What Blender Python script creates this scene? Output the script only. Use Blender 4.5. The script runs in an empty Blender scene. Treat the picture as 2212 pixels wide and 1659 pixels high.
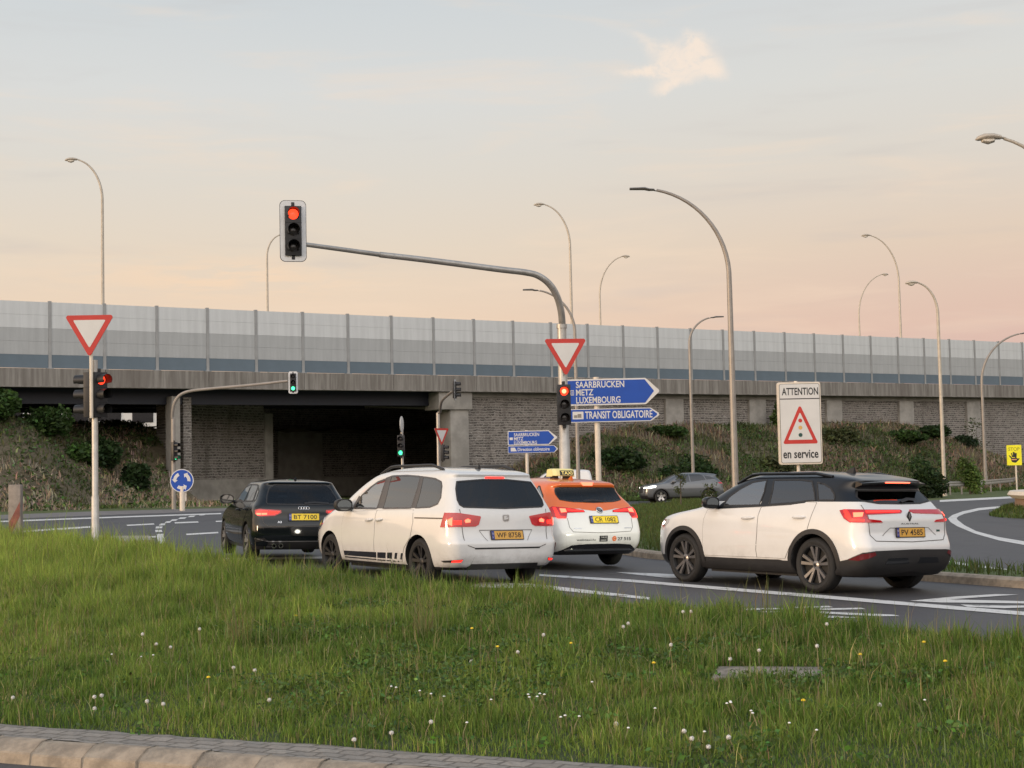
import bpy, bmesh, math, random
import numpy as np
from mathutils import Vector, Matrix

# ------------------------------------------------------------------ camera
scene = bpy.context.scene
FPX, HC = 3250.0, 1.66                      # focal length in pixels of a 2212 x 1659 frame, eye height
PIT, ROL = math.atan(195.5/3250), math.radians(1.2)
cp, sp, cr, sr = math.cos(PIT), math.sin(PIT), math.cos(ROL), math.sin(ROL)
R0 = Vector((1, 0, 0)); U0 = Vector((0, -sp, cp)); F0 = Vector((0, cp, sp))
RC = R0*cr - U0*sr; UC = R0*sr + U0*cr
cam = bpy.data.objects.new("camera", bpy.data.cameras.new("camera"))
M = Matrix((RC, UC, -F0)).transposed().to_4x4(); M.translation = (0, 0, HC)
cam.matrix_world = M
cam.data.sensor_width = 36; cam.data.lens = 36*FPX/2212
cam.data.clip_start = .1; cam.data.clip_end = 5000
scene.collection.objects.link(cam); scene.camera = cam
scene.view_settings.view_transform = 'Standard'; scene.view_settings.look = 'None'
scene.view_settings.exposure = 0.0; scene.view_settings.gamma = 1.0

def ray(px, py):                            # direction through a pixel of the 2212-wide frame, unit depth
    a = px - 1106; b = 829.5 - py
    u = (a*cr + b*sr)/FPX; v = (-a*sr + b*cr)/FPX
    return Vector((u, cp - v*sp, sp + v*cp))
def lin(r, g, b):
    f = lambda c: (c/255/12.92 if c <= 10 else ((c/255 + .055)/1.055)**2.4)
    return (f(r), f(g), f(b), 1)

# ------------------------------------------------------------------ sky: dusk, sun low behind the left shoulder
SUNAZ = Vector((-.90, -.436, 0)).normalized(); SUNEL = math.radians(6)
world = bpy.data.worlds.new("World"); scene.world = world; world.use_nodes = True
nt = world.node_tree; nt.nodes.clear()
class NX:
    """tiny node expression helper"""
    def __init__(s, nt): s.nt = nt
    def n(s, t, **k):
        o = s.nt.nodes.new(t)
        for a, b in k.items(): setattr(o, a, b)
        return o
    def put(s, sock, v):
        if hasattr(v, 'is_output') or isinstance(v, bpy.types.NodeSocket): s.nt.links.new(v, sock)
        else: sock.default_value = v
    def m(s, op, a, b=0.0, clamp=False):
        o = s.n('ShaderNodeMath', operation=op, use_clamp=clamp); s.put(o.inputs[0], a); s.put(o.inputs[1], b); return o.outputs[0]
    def dot(s, v, w):
        o = s.n('ShaderNodeVectorMath', operation='DOT_PRODUCT'); s.put(o.inputs[0], v); o.inputs[1].default_value = w; return o.outputs['Value']
    def ss(s, x, a, b):
        o = s.n('ShaderNodeMapRange', interpolation_type='SMOOTHSTEP'); s.put(o.inputs[0], x); o.inputs[1].default_value = a; o.inputs[2].default_value = b; return o.outputs[0]
    def mix(s, f, a, b, mode='MIX'):
        o = s.n('ShaderNodeMix', data_type='RGBA', blend_type=mode); s.put(o.inputs[0], f); s.put(o.inputs[6], a); s.put(o.inputs[7], b); return o.outputs[2]
    def ramp(s, f, stops):
        o = s.n('ShaderNodeValToRGB'); s.put(o.inputs[0], f); e = o.color_ramp.elements
        e[0].position, e[0].color = stops[0]; e[1].position, e[1].color = stops[-1]
        for p, c in stops[1:-1]: x = e.new(p); x.color = c
        return o.outputs[0]
    def noise(s, v, scale, detail=4, rough=.5, dist=0):
        o = s.n('ShaderNodeTexNoise'); s.put(o.inputs['Vector'], v); o.inputs['Scale'].default_value = scale
        o.inputs['Detail'].default_value = detail; o.inputs['Roughness'].default_value = rough; o.inputs['Distortion'].default_value = dist; return o.outputs[0]
    def mapv(s, v, scale=(1, 1, 1), rot=(0, 0, 0), loc=(0, 0, 0)):
        o = s.n('ShaderNodeMapping'); s.put(o.inputs[0], v); o.inputs['Scale'].default_value = scale; o.inputs['Rotation'].default_value = rot; o.inputs['Location'].default_value = loc; return o.outputs[0]
X = NX(nt)
D = X.n('ShaderNodeTexCoord').outputs['Generated']
zel = X.dot(D, (0, 0, 1)); xaz = X.dot(D, (1, 0, 0))
left = X.ramp(zel, [(0, lin(224, 188, 172)), (.05, lin(239, 204, 178)), (.09, lin(239, 211, 184)), (.15, lin(230, 215, 196)), (.20, lin(223, 217, 207)), (.25, lin(218, 219, 217)), (.30, lin(209, 214, 216)), (.5, lin(180, 192, 205)), (1, lin(152, 174, 202))])
right = X.ramp(zel, [(0, lin(205, 172, 170)), (.05, lin(215, 182, 174)), (.09, lin(225, 192, 176)), (.145, lin(227, 206, 186)), (.20, lin(222, 214, 203)), (.25, lin(219, 218, 213)), (.30, lin(213, 215, 215)), (.5, lin(180, 192, 205)), (1, lin(152, 174, 202))])
col = X.mix(X.ss(xaz, -.12, .34), left, right)
# faint streaks of high cloud, drawn out along the horizon
st = X.noise(X.mapv(D, (2.2, 2.2, 16)), 3.0, 5, .55, .4)
col = X.mix(X.m('MULTIPLY', X.ss(st, .5, .75), X.m('MULTIPLY', X.ss(zel, .03, .10), .32)), col, lin(248, 222, 196))
st2 = X.noise(X.mapv(D, (3, 3, 22), (0.05, .1, .3)), 2.1, 4, .5, .3)
col = X.mix(X.m('MULTIPLY', X.ss(st2, .52, .8), .30), col, lin(196, 190, 188))
# peach bank low over the bridge on the left
dv = ray(490, 600).normalized(); tu = Vector((1, 0, 0)); 
a = X.m('SUBTRACT', X.dot(D, tuple(tu)), dv.x); b = X.m('SUBTRACT', zel, dv.z)
g = X.m('ADD', X.m('POWER', X.m('MULTIPLY', a, 1/.085), 2.0), X.m('POWER', X.m('MULTIPLY', b, 1/.013), 2.0))
bank = X.m('MULTIPLY', X.m('EXPONENT', X.m('MULTIPLY', g, -1.0)), X.ss(X.noise(X.mapv(D, (9, 9, 60)), 2.5, 5, .6, .3), .38, .62))
col = X.mix(X.m('MULTIPLY', bank, .55), col, lin(252, 218, 184))
# one small wisp of cumulus, upper right of the lamps, built from a few soft lobes broken up by noise
def lobe_at(px, py, sx, sy, rot, amp):
    dv = ray(px, py).normalized(); th = math.radians(rot); e1 = RC*math.cos(th) + UC*math.sin(th); e2 = -RC*math.sin(th) + UC*math.cos(th)
    a = X.m('MULTIPLY', X.m('ADD', X.m('SUBTRACT', X.dot(D, tuple(e1)), e1.dot(dv)), wj), 3250/sx); b = X.m('MULTIPLY', X.m('ADD', X.m('SUBTRACT', X.dot(D, tuple(e2)), e2.dot(dv)), wj2), 3250/sy)
    return X.m('MULTIPLY', X.m('EXPONENT', X.m('MULTIPLY', X.m('ADD', X.m('MULTIPLY', a, a), X.m('MULTIPLY', b, b)), -1.0)), amp)
wj = X.m('MULTIPLY', X.m('SUBTRACT', X.noise(D, 42, 5, .6), .5), .018); wj2 = X.m('MULTIPLY', X.m('SUBTRACT', X.noise(X.mapv(D, (1, 1, 1), (0, 0, 0), (3, 5, 1)), 42, 5, .6), .5), .018)
w = None
for q in ((1478, 128, 72, 42, 12, 1.0), (1395, 152, 80, 13, 4, .8), (1545, 152, 34, 20, -30, .8), (1450, 182, 50, 14, 14, .75), (1500, 92, 22, 30, 20, .6), (1395, 92, 52, 17, -28, .55), (1300, 52, 70, 15, -24, .28)):
    l = lobe_at(*q); w = l if w is None else X.m('ADD', w, l)
wf = X.m('MULTIPLY', X.ss(w, .15, 1.1), X.ss(X.noise(X.mapv(D, (1, 1, 1.5)), 60, 6, .65, .6), .22, .55))
col = X.mix(X.m('MULTIPLY', wf, .8), col, lin(252, 233, 215))
# glow of the set sun behind the camera
sd = X.m('MAXIMUM', X.dot(D, tuple(SUNAZ)), 0.0)
lobe = X.m('MULTIPLY', X.m('POWER', sd, 1.6), X.m('EXPONENT', X.m('MULTIPLY', X.m('ABSOLUTE', zel), -3.2)))
wide = X.m('MULTIPLY', X.m('MULTIPLY', X.ss(X.dot(D, (0, -1, 0)), -.15, .9), X.m('EXPONENT', X.m('MULTIPLY', X.m('ABSOLUTE', zel), -.7))), X.m('ADD', .42, X.m('MULTIPLY', X.ss(zel, .0, .42), .9)))
def addc(c, f, rgb):
    return X.mix(1.0, c, X.mix(f, (0, 0, 0, 1), rgb), 'ADD')
col = addc(col, lobe, (2.35, 1.5, .78, 1))
col = addc(col, wide, (1.50, 1.39, 1.31, 1))
# dark treeline added low behind the camera, unseen, to hold back low light
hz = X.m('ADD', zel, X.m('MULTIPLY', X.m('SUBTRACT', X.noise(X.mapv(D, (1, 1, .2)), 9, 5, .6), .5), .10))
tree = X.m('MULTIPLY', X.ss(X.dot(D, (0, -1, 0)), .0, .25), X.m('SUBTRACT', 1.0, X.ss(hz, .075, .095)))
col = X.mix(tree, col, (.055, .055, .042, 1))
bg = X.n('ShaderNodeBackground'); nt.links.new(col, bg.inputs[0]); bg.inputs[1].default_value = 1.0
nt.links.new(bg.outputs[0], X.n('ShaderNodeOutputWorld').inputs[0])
sun = bpy.data.objects.new("sun", bpy.data.lights.new("sun", 'SUN'))
sun.data.energy = 1.45; sun.data.angle = math.radians(9); sun.data.color = (1, .70, .43)
sv = Vector((SUNAZ.x*math.cos(SUNEL), SUNAZ.y*math.cos(SUNEL), math.sin(SUNEL)))
sun.rotation_euler = sv.to_track_quat('Z', 'Y').to_euler(); sun.location = (-20, -10, 20)
scene.collection.objects.link(sun)

# ------------------------------------------------------------------ helpers
C = scene.collection; rnd = random.Random(7); rng = np.random.default_rng(11)
def tag(o, label=None, cat=None, group=None, kind=None):
    if label: o['label'] = label
    if cat: o['category'] = cat
    if group: o['group'] = group
    if kind: o['kind'] = kind
    return o
def thing(name, label, cat, loc=(0, 0, 0), rz=0.0, group=None, rot=None):
    o = bpy.data.objects.new(name, None); C.objects.link(o); o.location = loc; o.empty_display_size = .2
    o.rotation_euler = rot if rot else (0, 0, rz)
    return tag(o, label, cat, group)
def link(name, me, mats, parent=None):
    for m in (mats if isinstance(mats, (list, tuple)) else [mats]): me.materials.append(m)
    o = bpy.data.objects.new(name, me); C.objects.link(o)
    if parent: o.parent = parent
    return o
def copy_tree(o, parent=None):
    c = o.copy(); C.objects.link(c)
    if parent: c.parent = parent
    for ch in [x for x in bpy.data.objects if x.parent == o]: copy_tree(ch, c)
    return c

class MB:
    def __init__(s): s.v = []; s.f = []; s.mi = []; s.sm = []
    def add(s, vs, fs, m=0, smooth=False):
        k = len(s.v); s.v += [tuple(v) for v in vs]
        for f in fs: s.f.append([i + k for i in f]); s.mi.append(m); s.sm.append(smooth)
        return s
    def box(s, c, d, m=0, rot=None):
        vs = [Vector((x*d[0]/2, y*d[1]/2, z*d[2]/2)) for x in (-1, 1) for y in (-1, 1) for z in (-1, 1)]
        if rot: vs = [rot @ v for v in vs]
        return s.add([v + Vector(c) for v in vs], [(0, 1, 3, 2), (4, 6, 7, 5), (0, 4, 5, 1), (2, 3, 7, 6), (0, 2, 6, 4), (1, 5, 7, 3)], m)
    def tube(s, pts, rad, seg=10, m=0, cap=True, flat=1.0):
        pts = [Vector(p) for p in pts]; n = len(pts)
        if not hasattr(rad, '__len__'): rad = [rad]*n
        t0 = (pts[1] - pts[0]).normalized(); up = Vector((0, 0, 1)) if abs(t0.z) < .9 else Vector((1, 0, 0))
        a = (up - t0*up.dot(t0)).normalized(); vs = []
        for i, p in enumerate(pts):
            t = (pts[min(i+1, n-1)] - pts[max(i-1, 0)]).normalized(); a = (a - t*a.dot(t)).normalized(); b = t.cross(a)
            for k in range(seg):
                w = 2*math.pi*k/seg; vs.append(p + a*math.cos(w)*rad[i]*flat + b*math.sin(w)*rad[i])
        fs = [(i*seg + k, i*seg + (k+1) % seg, (i+1)*seg + (k+1) % seg, (i+1)*seg + k) for i in range(n-1) for k in range(seg)]
        s.add(vs, fs, m, True)
        if cap: s.add(vs[:seg], [tuple(range(seg))[::-1]], m); s.add(vs[-seg:], [tuple(range(seg))], m)
        return s
    def lathe(s, prof, o=(0, 0, 0), axis=(0, 0, 1), seg=24, m=0, smooth=True, a0=0, a1=2*math.pi):
        ax = Vector(axis).normalized(); u = Vector((0, 0, 1)) if abs(ax.z) < .9 else Vector((1, 0, 0)); u = (u - ax*u.dot(ax)).normalized(); w = ax.cross(u)
        full = a1 - a0 > 6.28; ns = seg if full else seg + 1; vs = []
        for r, h in prof:
            for k in range(ns):
                t = a0 + (a1-a0)*k/seg; vs.append(Vector(o) + ax*h + (u*math.cos(t) + w*math.sin(t))*r)
        fs = [(i*ns + k, i*ns + (k+1) % ns, (i+1)*ns + (k+1) % ns, (i+1)*ns + k) for i in range(len(prof)-1) for k in range(seg)]
        return s.add(vs, fs, m, smooth)
    def prism(s, poly, o, ux, uy, depth, m=0, side=None):      # extrude a flat outline along ux x uy
        o, ux, uy = Vector(o), Vector(ux), Vector(uy); n = ux.cross(uy)
        a = [o + ux*x + uy*y for x, y in poly]; b = [p + n*depth for p in a]; k = len(poly)
        s.add(b, [tuple(range(k))], m); s.add(a, [tuple(range(k))[::-1]], m if side is None else side)
        return s.add(a + b, [(i, (i+1) % k, k + (i+1) % k, k + i) for i in range(k)], m if side is None else side)
    def flat(s, poly, o, ux, uy, m=0):
        o, ux, uy = Vector(o), Vector(ux), Vector(uy); return s.add([o + ux*x + uy*y for x, y in poly], [tuple(range(len(poly)))], m)
    def text(s, t, o, ux, uy, h, m=0, w=None, align='L', bold=.0):   # lettering, cap height h, optional fitted width w
        vs, fs, (x0, x1, y1) = glyphs(t, bold); k = h/.70; kx = k if w is None else w/(x1 - x0); o, ux, uy = Vector(o), Vector(ux), Vector(uy)
        dx = -x0 - ((x1 - x0)/2 if align == 'C' else 0)
        return s.add([o + ux*((v[0]+dx)*kx) + uy*(v[1]*k) for v in vs], fs, m)
    def mesh(s, name='m', bevel=0, bseg=2, weld=True, angle=35):
        me = bpy.data.meshes.new(name); me.from_pydata(s.v, [], s.f)
        me.polygons.foreach_set('material_index', s.mi); me.polygons.foreach_set('use_smooth', s.sm)
        if bevel or weld:
            bm = bmesh.new(); bm.from_mesh(me)
            if weld: bmesh.ops.remove_doubles(bm, verts=bm.verts, dist=1e-5)
            if bevel:
                es = [e for e in bm.edges if len(e.link_faces) == 2 and e.calc_face_angle(0) > math.radians(30)]
                bmesh.ops.bevel(bm, geom=es, offset=bevel, segments=bseg, affect='EDGES', profile=.6, clamp_overlap=True)
                for f in bm.faces: f.smooth = True
            bm.to_mesh(me); bm.free()
        if any(s.sm) or bevel: me.set_sharp_from_angle(angle=math.radians(angle))
        return me
    def build(s, name, mats, parent=None, **k): return link(name, s.mesh(name, **k), mats, parent)
_gl = {}
def glyphs(t, bold=0.0):
    if (t, bold) not in _gl:
        cu = bpy.data.curves.new('lettering', 'FONT'); cu.body = t; cu.size = 1; cu.offset = bold; cu.resolution_u = 3
        o = bpy.data.objects.new('lettering', cu); C.objects.link(o)
        dg = bpy.context.evaluated_depsgraph_get(); me = bpy.data.meshes.new_from_object(o.evaluated_get(dg))
        vs = [tuple(v.co) for v in me.vertices]; fs = [tuple(p.vertices) for p in me.polygons]
        bpy.data.objects.remove(o); bpy.data.curves.remove(cu); bpy.data.meshes.remove(me)
        _gl[(t, bold)] = (vs, fs, (min(v[0] for v in vs), max(v[0] for v in vs), max(v[1] for v in vs)))
    return _gl[(t, bold)]
def rpoly(pts, r, n=5):                     # rounded corners
    out = []; k = len(pts)
    for i in range(k):
        p = Vector(pts[i]); a = (Vector(pts[i-1]) - p); b = (Vector(pts[(i+1) % k]) - p); a.normalize(); b.normalize()
        ang = a.angle(b); d = r/math.tan(ang/2); q0 = p + a*d; q1 = p + b*d; c = p + (a+b).normalized()*(r/math.sin(ang/2))
        v0 = q0 - c; v1 = q1 - c
        for j in range(n+1):
            v = v0.lerp(v1, j/n).normalized()*r; out.append(tuple(c + v))
    return out
def disc(r, n=24, cx=0, cy=0): return [(cx + r*math.cos(2*math.pi*i/n), cy + r*math.sin(2*math.pi*i/n)) for i in range(n)]

# ------------------------------------------------------------------ materials
def mat(name, col, rough=.5, metal=0.0, var=.0, scale=8.0, bump=0.0, bscale=60.0, coat=0.0, spec=.5, emit=None, es=0.0, ior=None, stretch=(1, 1, 1), col2=None):
    m = bpy.data.materials.new(name); m.use_nodes = True; t = m.node_tree; b = t.nodes['Principled BSDF']; x = NX(t)
    b.inputs['Roughness'].default_value = rough; b.inputs['Metallic'].default_value = metal
    b.inputs['Specular IOR Level'].default_value = spec; b.inputs['Coat Weight'].default_value = coat; b.inputs['Coat Roughness'].default_value = .04
    if ior: b.inputs['IOR'].default_value = ior
    c = (*col[:3], 1); b.inputs['Base Color'].default_value = c
    if var or bump:
        co = x.mapv(x.n('ShaderNodeTexCoord').outputs['Object'], stretch)
        if var:
            n = x.noise(co, scale, 5, .6); c2 = tuple(min(1, q*(1+var)) for q in col[:3]); c1 = tuple(q*(1-var) for q in col[:3])
            if col2: c1, c2 = (.17, .165, .16), col2[:3]; n = x.noise(co, scale, 8, .72)
            t.links.new(x.mix(x.ss(n, .3, .7) if not col2 else x.ss(n, .30, .46), (*c1, 1), (*c2, 1)), b.inputs['Base Color'])
            t.links.new(x.m('ADD', rough - .06, x.m('MULTIPLY', n, .12)), b.inputs['Roughness'])
        if bump:
            bp = x.n('ShaderNodeBump'); bp.inputs['Strength'].default_value = bump; bp.inputs['Distance'].default_value = .01
            t.links.new(x.noise(co, bscale, 4, .6), bp.inputs['Height']); t.links.new(bp.outputs[0], b.inputs['Normal'])
    if emit:
        b.inputs['Emission Color'].default_value = (*emit[:3], 1); b.inputs['Emission Strength'].default_value = es
    return m
def attrmat(name, rough=.6, trans=.25, spec=.25):     # foliage: colour stored per leaf
    m = bpy.data.materials.new(name); m.use_nodes = True; t = m.node_tree; b = t.nodes['Principled BSDF']; x = NX(t)
    a = x.n('ShaderNodeAttribute', attribute_name='Col').outputs['Color']; t.links.new(a, b.inputs['Base Color'])
    b.inputs['Roughness'].default_value = rough; b.inputs['Specular IOR Level'].default_value = spec
    tr = x.n('ShaderNodeBsdfTranslucent'); t.links.new(a, tr.inputs[0]); mx = x.n('ShaderNodeMixShader'); mx.inputs[0].default_value = trans
    t.links.new(b.outputs[0], mx.inputs[1]); t.links.new(tr.outputs[0], mx.inputs[2])
    t.links.new(mx.outputs[0], [n for n in t.nodes if n.type == 'OUTPUT_MATERIAL'][0].inputs[0]); return m
K = {}
K['galv'] = mat('galvanised_steel', (.42, .40, .37), .42, .55, .12, 6, .03, 40)
K['galvd'] = mat('weathered_steel', (.24, .22, .20), .5, .4, .12, 6)
K['lamp'] = mat('lamp_pole_grey', (.30, .27, .24), .5, .3, .10, 3)
K['lampw'] = mat('lamp_pole_pale', (.46, .41, .34), .5, .15, .10, 3)
K['black'] = mat('black_plastic', (.012, .012, .014), .45, 0, .15, 9)
K['blackgloss'] = mat('black_gloss', (.010, .010, .013), .12, 0, coat=.6)
K['white'] = mat('white_sign_face', (.62, .61, .59), .35, 0, .03, 3)
K['red'] = mat('red_sign_film', (.50, .035, .025), .35, 0, .05, 3)
K['blue'] = mat('blue_sign_film', (.003, .060, .36), .45, 0, .05, 3)
K['blacksign'] = mat('black_sign_film', (.015, .015, .016), .4)
K['amber'] = mat('amber_sign_film', (.62, .36, .10), .4)
K['greensign'] = mat('green_sign_film', (.02, .07, .06), .4)
K['yellow'] = mat('yellow_sign', (.82, .76, .02), .4, 0, .04, 3)
K['creampost'] = mat('pale_post', (.66, .58, .48), .5, 0, .08, 4)
K['lensoff'] = mat('dark_lens', (.03, .026, .026), .2)
K['redon'] = mat('red_signal_lit', (.6, .03, .02), .3, emit=(1, .045, .015), es=2.6)
K['redhot'] = mat('red_signal_glare', (.6, .1, .05), .3, emit=(1, .22, .11), es=4.5)
K['greenon'] = mat('green_signal_lit', (.05, .5, .2), .3, emit=(.08, 1, .42), es=2.2)
K['conc'] = mat('concrete', (.30, .28, .25), .85, 0, .18, 1.2, .15, 30)
K['kerb'] = mat('kerb_stone', (.285, .238, .182), .8, 0, .28, 7, .6, 45)
K['mortar'] = mat('rough_kerb_backing', (.235, .205, .17), .9, 0, .35, 9, .9, 18)
K['paint'] = mat('road_paint', (.62, .62, .60), .7, 0, 1, 3.2, col2=(.62, .62, .60)); K['paint'].node_tree.nodes['Principled BSDF'].inputs['Specular IOR Level'].default_value = .3

def special(name, fn, rough=.85):
    m = bpy.data.materials.new(name); m.use_nodes = True; t = m.node_tree; b = t.nodes['Principled BSDF']; b.inputs['Roughness'].default_value = rough
    x = NX(t); co = x.n('ShaderNodeTexCoord').outputs['Object']; fn(x, co, b, t); return m
def f_asphalt(x, co, b, t):
    n1 = x.noise(co, .35, 5, .6); n2 = x.noise(co, 45, 3, .7); n3 = x.noise(x.mapv(co, (1.2, .12, 1), (0, 0, math.radians(33))), 1.0, 4, .6)
    c = x.mix(x.ss(n1, .3, .7), (.034, .033, .035, 1), (.052, .049, .051, 1)); c = x.mix(x.m('MULTIPLY', x.ss(n2, .45, .8), .5), c, (.12, .115, .112, 1))
    c = x.mix(x.m('MULTIPLY', x.ss(n3, .48, .70), .6), c, (.027, .026, .028, 1))
    vo = x.n('ShaderNodeTexVoronoi', feature='DISTANCE_TO_EDGE'); t.links.new(x.mapv(co, (.22, .22, .22)), vo.inputs['Vector']); vo.inputs['Scale'].default_value = 1.0
    ck = x.m('MULTIPLY', x.m('LESS_THAN', x.m('ADD', vo.outputs['Distance'], x.m('MULTIPLY', x.m('SUBTRACT', x.noise(co, 2.5, 5, .7), .5), .06)), .006), x.ss(x.noise(co, .12, 2, .5), .48, .6))
    c = x.mix(x.m('MULTIPLY', ck, .8), c, (.012, .011, .012, 1)); c = x.mix(x.m('MULTIPLY', x.ss(x.noise(co, 1.1, 3, .5), .66, .74), .55), c, (.022, .021, .022, 1))
    t.links.new(c, b.inputs['Base Color'])
    t.links.new(x.m('ADD', .50, x.m('MULTIPLY', n1, .25)), b.inputs['Roughness'])
    bp = x.n('ShaderNodeBump'); bp.inputs['Strength'].default_value = .35; bp.inputs['Distance'].default_value = .006
    t.links.new(x.noise(co, 90, 3, .7), bp.inputs['Height']); t.links.new(bp.outputs[0], b.inputs['Normal'])
def f_soil(c1, c2, c3):
    def f(x, co, b, t):
        n1 = x.noise(co, .5, 6, .62); n2 = x.noise(co, 6, 5, .65)
        c = x.mix(x.ss(n1, .35, .65), c1, c2); c = x.mix(x.m('MULTIPLY', x.ss(n2, .42, .7), .6), c, c3); t.links.new(c, b.inputs['Base Color'])
        bp = x.n('ShaderNodeBump'); bp.inputs['Strength'].default_value = .8; bp.inputs['Distance'].default_value = .05
        t.links.new(n2, bp.inputs['Height']); t.links.new(bp.outputs[0], b.inputs['Normal'])
    return f
def f_fascia(x, co, b, t):
    n = x.noise(x.mapv(co, (1.6, 1.6, .10)), 2.4, 5, .65); n2 = x.noise(co, .8, 4, .6); n3 = x.noise(x.mapv(co, (.34, .34, .02)), 1.0, 2, .5)
    c = x.mix(x.ss(n, .35, .7), (.165, .148, .128, 1), (.30, .28, .25, 1)); c = x.mix(x.m('MULTIPLY', x.ss(n2, .45, .75), .4), c, (.22, .20, .18, 1))
    c = x.mix(x.m('MULTIPLY', x.ss(n3, .56, .7), .45), c, (.13, .11, .095, 1)); t.links.new(c, b.inputs['Base Color'])
def f_stone(x, co, b, t):
    sp_ = x.n('ShaderNodeSeparateXYZ'); t.links.new(co, sp_.inputs[0]); cb = x.n('ShaderNodeCombineXYZ')
    d = x.m('MULTIPLY', x.m('SUBTRACT', x.noise(co, 1.3, 3, .6), .5), .16)
    t.links.new(x.m('ADD', sp_.outputs[0], x.m('MULTIPLY', x.noise(x.mapv(co, (1.1, 1, 6.1)), 1.0, 1, .5), .9)), cb.inputs[0]); t.links.new(x.m('ADD', sp_.outputs[2], d), cb.inputs[1])
    bk = x.n('ShaderNodeTexBrick'); t.links.new(cb.outputs[0], bk.inputs[0]); bk.offset = .37; bk.squash = .7; bk.squash_frequency = 3
    for k, v in dict(Scale=1.0, **{'Brick Width': .33, 'Row Height': .165, 'Mortar Size': .032, 'Mortar Smooth': .6, 'Bias': -.1}).items(): bk.inputs[k].default_value = v
    bk.inputs['Color1'].default_value = (.080, .070, .062, 1); bk.inputs['Color2'].default_value = (.27, .24, .21, 1); bk.inputs['Mortar'].default_value = (.38, .35, .315, 1)
    n = x.noise(co, .6, 5, .65); n2 = x.noise(co, 7, 3, .6)
    c = x.mix(x.m('MULTIPLY', x.ss(n2, .45, .75), .55), bk.outputs[0], (.27, .245, .22, 1)); c = x.mix(x.m('MULTIPLY', x.ss(n, .4, .75), .35), c, (.16, .135, .115, 1))
    n4 = x.noise(x.mapv(co, (.5, .5, .06)), 1.6, 5, .6); c = x.mix(x.m('MULTIPLY', x.ss(n4, .55, .75), .5), c, (.085, .07, .058, 1))
    t.links.new(c, b.inputs['Base Color']); bp = x.n('ShaderNodeBump'); bp.inputs['Strength'].default_value = .9; bp.inputs['Distance'].default_value = .03; bp.invert = True
    t.links.new(x.m('ADD', bk.outputs['Fac'], x.m('MULTIPLY', n2, -.8)), bp.inputs['Height']); t.links.new(bp.outputs[0], b.inputs['Normal'])
def f_cobble(x, co, b, t):
    w = x.n('ShaderNodeVectorMath', operation='ADD'); t.links.new(x.mapv(co, (1, 1, 1), (0, 0, math.atan(.465))), w.inputs[0]); cbn = x.n('ShaderNodeCombineXYZ'); j = x.m('MULTIPLY', x.m('SUBTRACT', x.noise(co, 7, 3, .6), .5), .05); t.links.new(j, cbn.inputs[0]); t.links.new(j, cbn.inputs[1]); t.links.new(cbn.outputs[0], w.inputs[1])
    bk = x.n('ShaderNodeTexBrick'); t.links.new(w.outputs[0], bk.inputs[0])
    for k, v in dict(Scale=1.0, **{'Brick Width': .21, 'Row Height': .145, 'Mortar Size': .013, 'Mortar Smooth': .5}).items(): bk.inputs[k].default_value = v
    bk.inputs['Color1'].default_value = (.24, .218, .19, 1); bk.inputs['Color2'].default_value = (.31, .282, .245, 1); bk.inputs['Mortar'].default_value = (.165, .148, .125, 1); n = x.noise(co, 22, 5, .65)
    t.links.new(x.mix(x.m('MULTIPLY', x.ss(n, .4, .75), .55), bk.outputs[0], (.14, .125, .105, 1)), b.inputs['Base Color']); bp = x.n('ShaderNodeBump'); bp.inputs['Strength'].default_value = 1.0; bp.inputs['Distance'].default_value = .02; bp.invert = True
    t.links.new(x.m('ADD', bk.outputs['Fac'], x.m('MULTIPLY', n, -.6)), bp.inputs['Height']); t.links.new(bp.outputs[0], b.inputs['Normal'])
K['cobble'] = special('cobbled_kerb_backing', f_cobble, .9)
K['asph'] = special('asphalt', f_asphalt, .6); K['asph'].node_tree.nodes['Principled BSDF'].inputs['Specular IOR Level'].default_value = .75
K['soil'] = special('verge_ground', f_soil((.055, .085, .020, 1), (.085, .115, .030, 1), (.11, .105, .04, 1)))
K['bank'] = special('bank_soil', f_soil((.10, .080, .050, 1), (.16, .125, .080, 1), (.060, .066, .028, 1)))
K['lawn'] = special('lawn_soil', f_soil((.040, .060, .014, 1), (.052, .075, .018, 1), (.030, .040, .012, 1)))
K['fascia'] = special('stained_concrete', f_fascia); K['stone'] = special('rubble_masonry', f_stone)
K['shoulder'] = mat('pale_road_edge', (.17, .16, .155), .8, 0, .15, 2)
K['p1'] = mat('barrier_light_panel', (.605, .615, .61), .45, 0, .07, .7, stretch=(4, 1, .3))
K['p2'] = mat('barrier_grey_panel', (.405, .413, .41), .45, 0, .08, .7, stretch=(4, 1, .3))
K['p3'] = mat('barrier_blue_panel', (.118, .160, .195), .4, 0, .06, .8)
K['post'] = mat('barrier_post', (.33, .33, .325), .55, .2, .08, 2)
K['navy'] = mat('dark_blue_girder', (.006, .008, .018), .5, 0, .2, 1)
K['leaf'] = attrmat('leaves'); K['grass'] = attrmat('grass_blades', .55, .42, .3)
K['bark'] = mat('bark', (.10, .08, .06), .9, 0, .25, 8)

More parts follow.
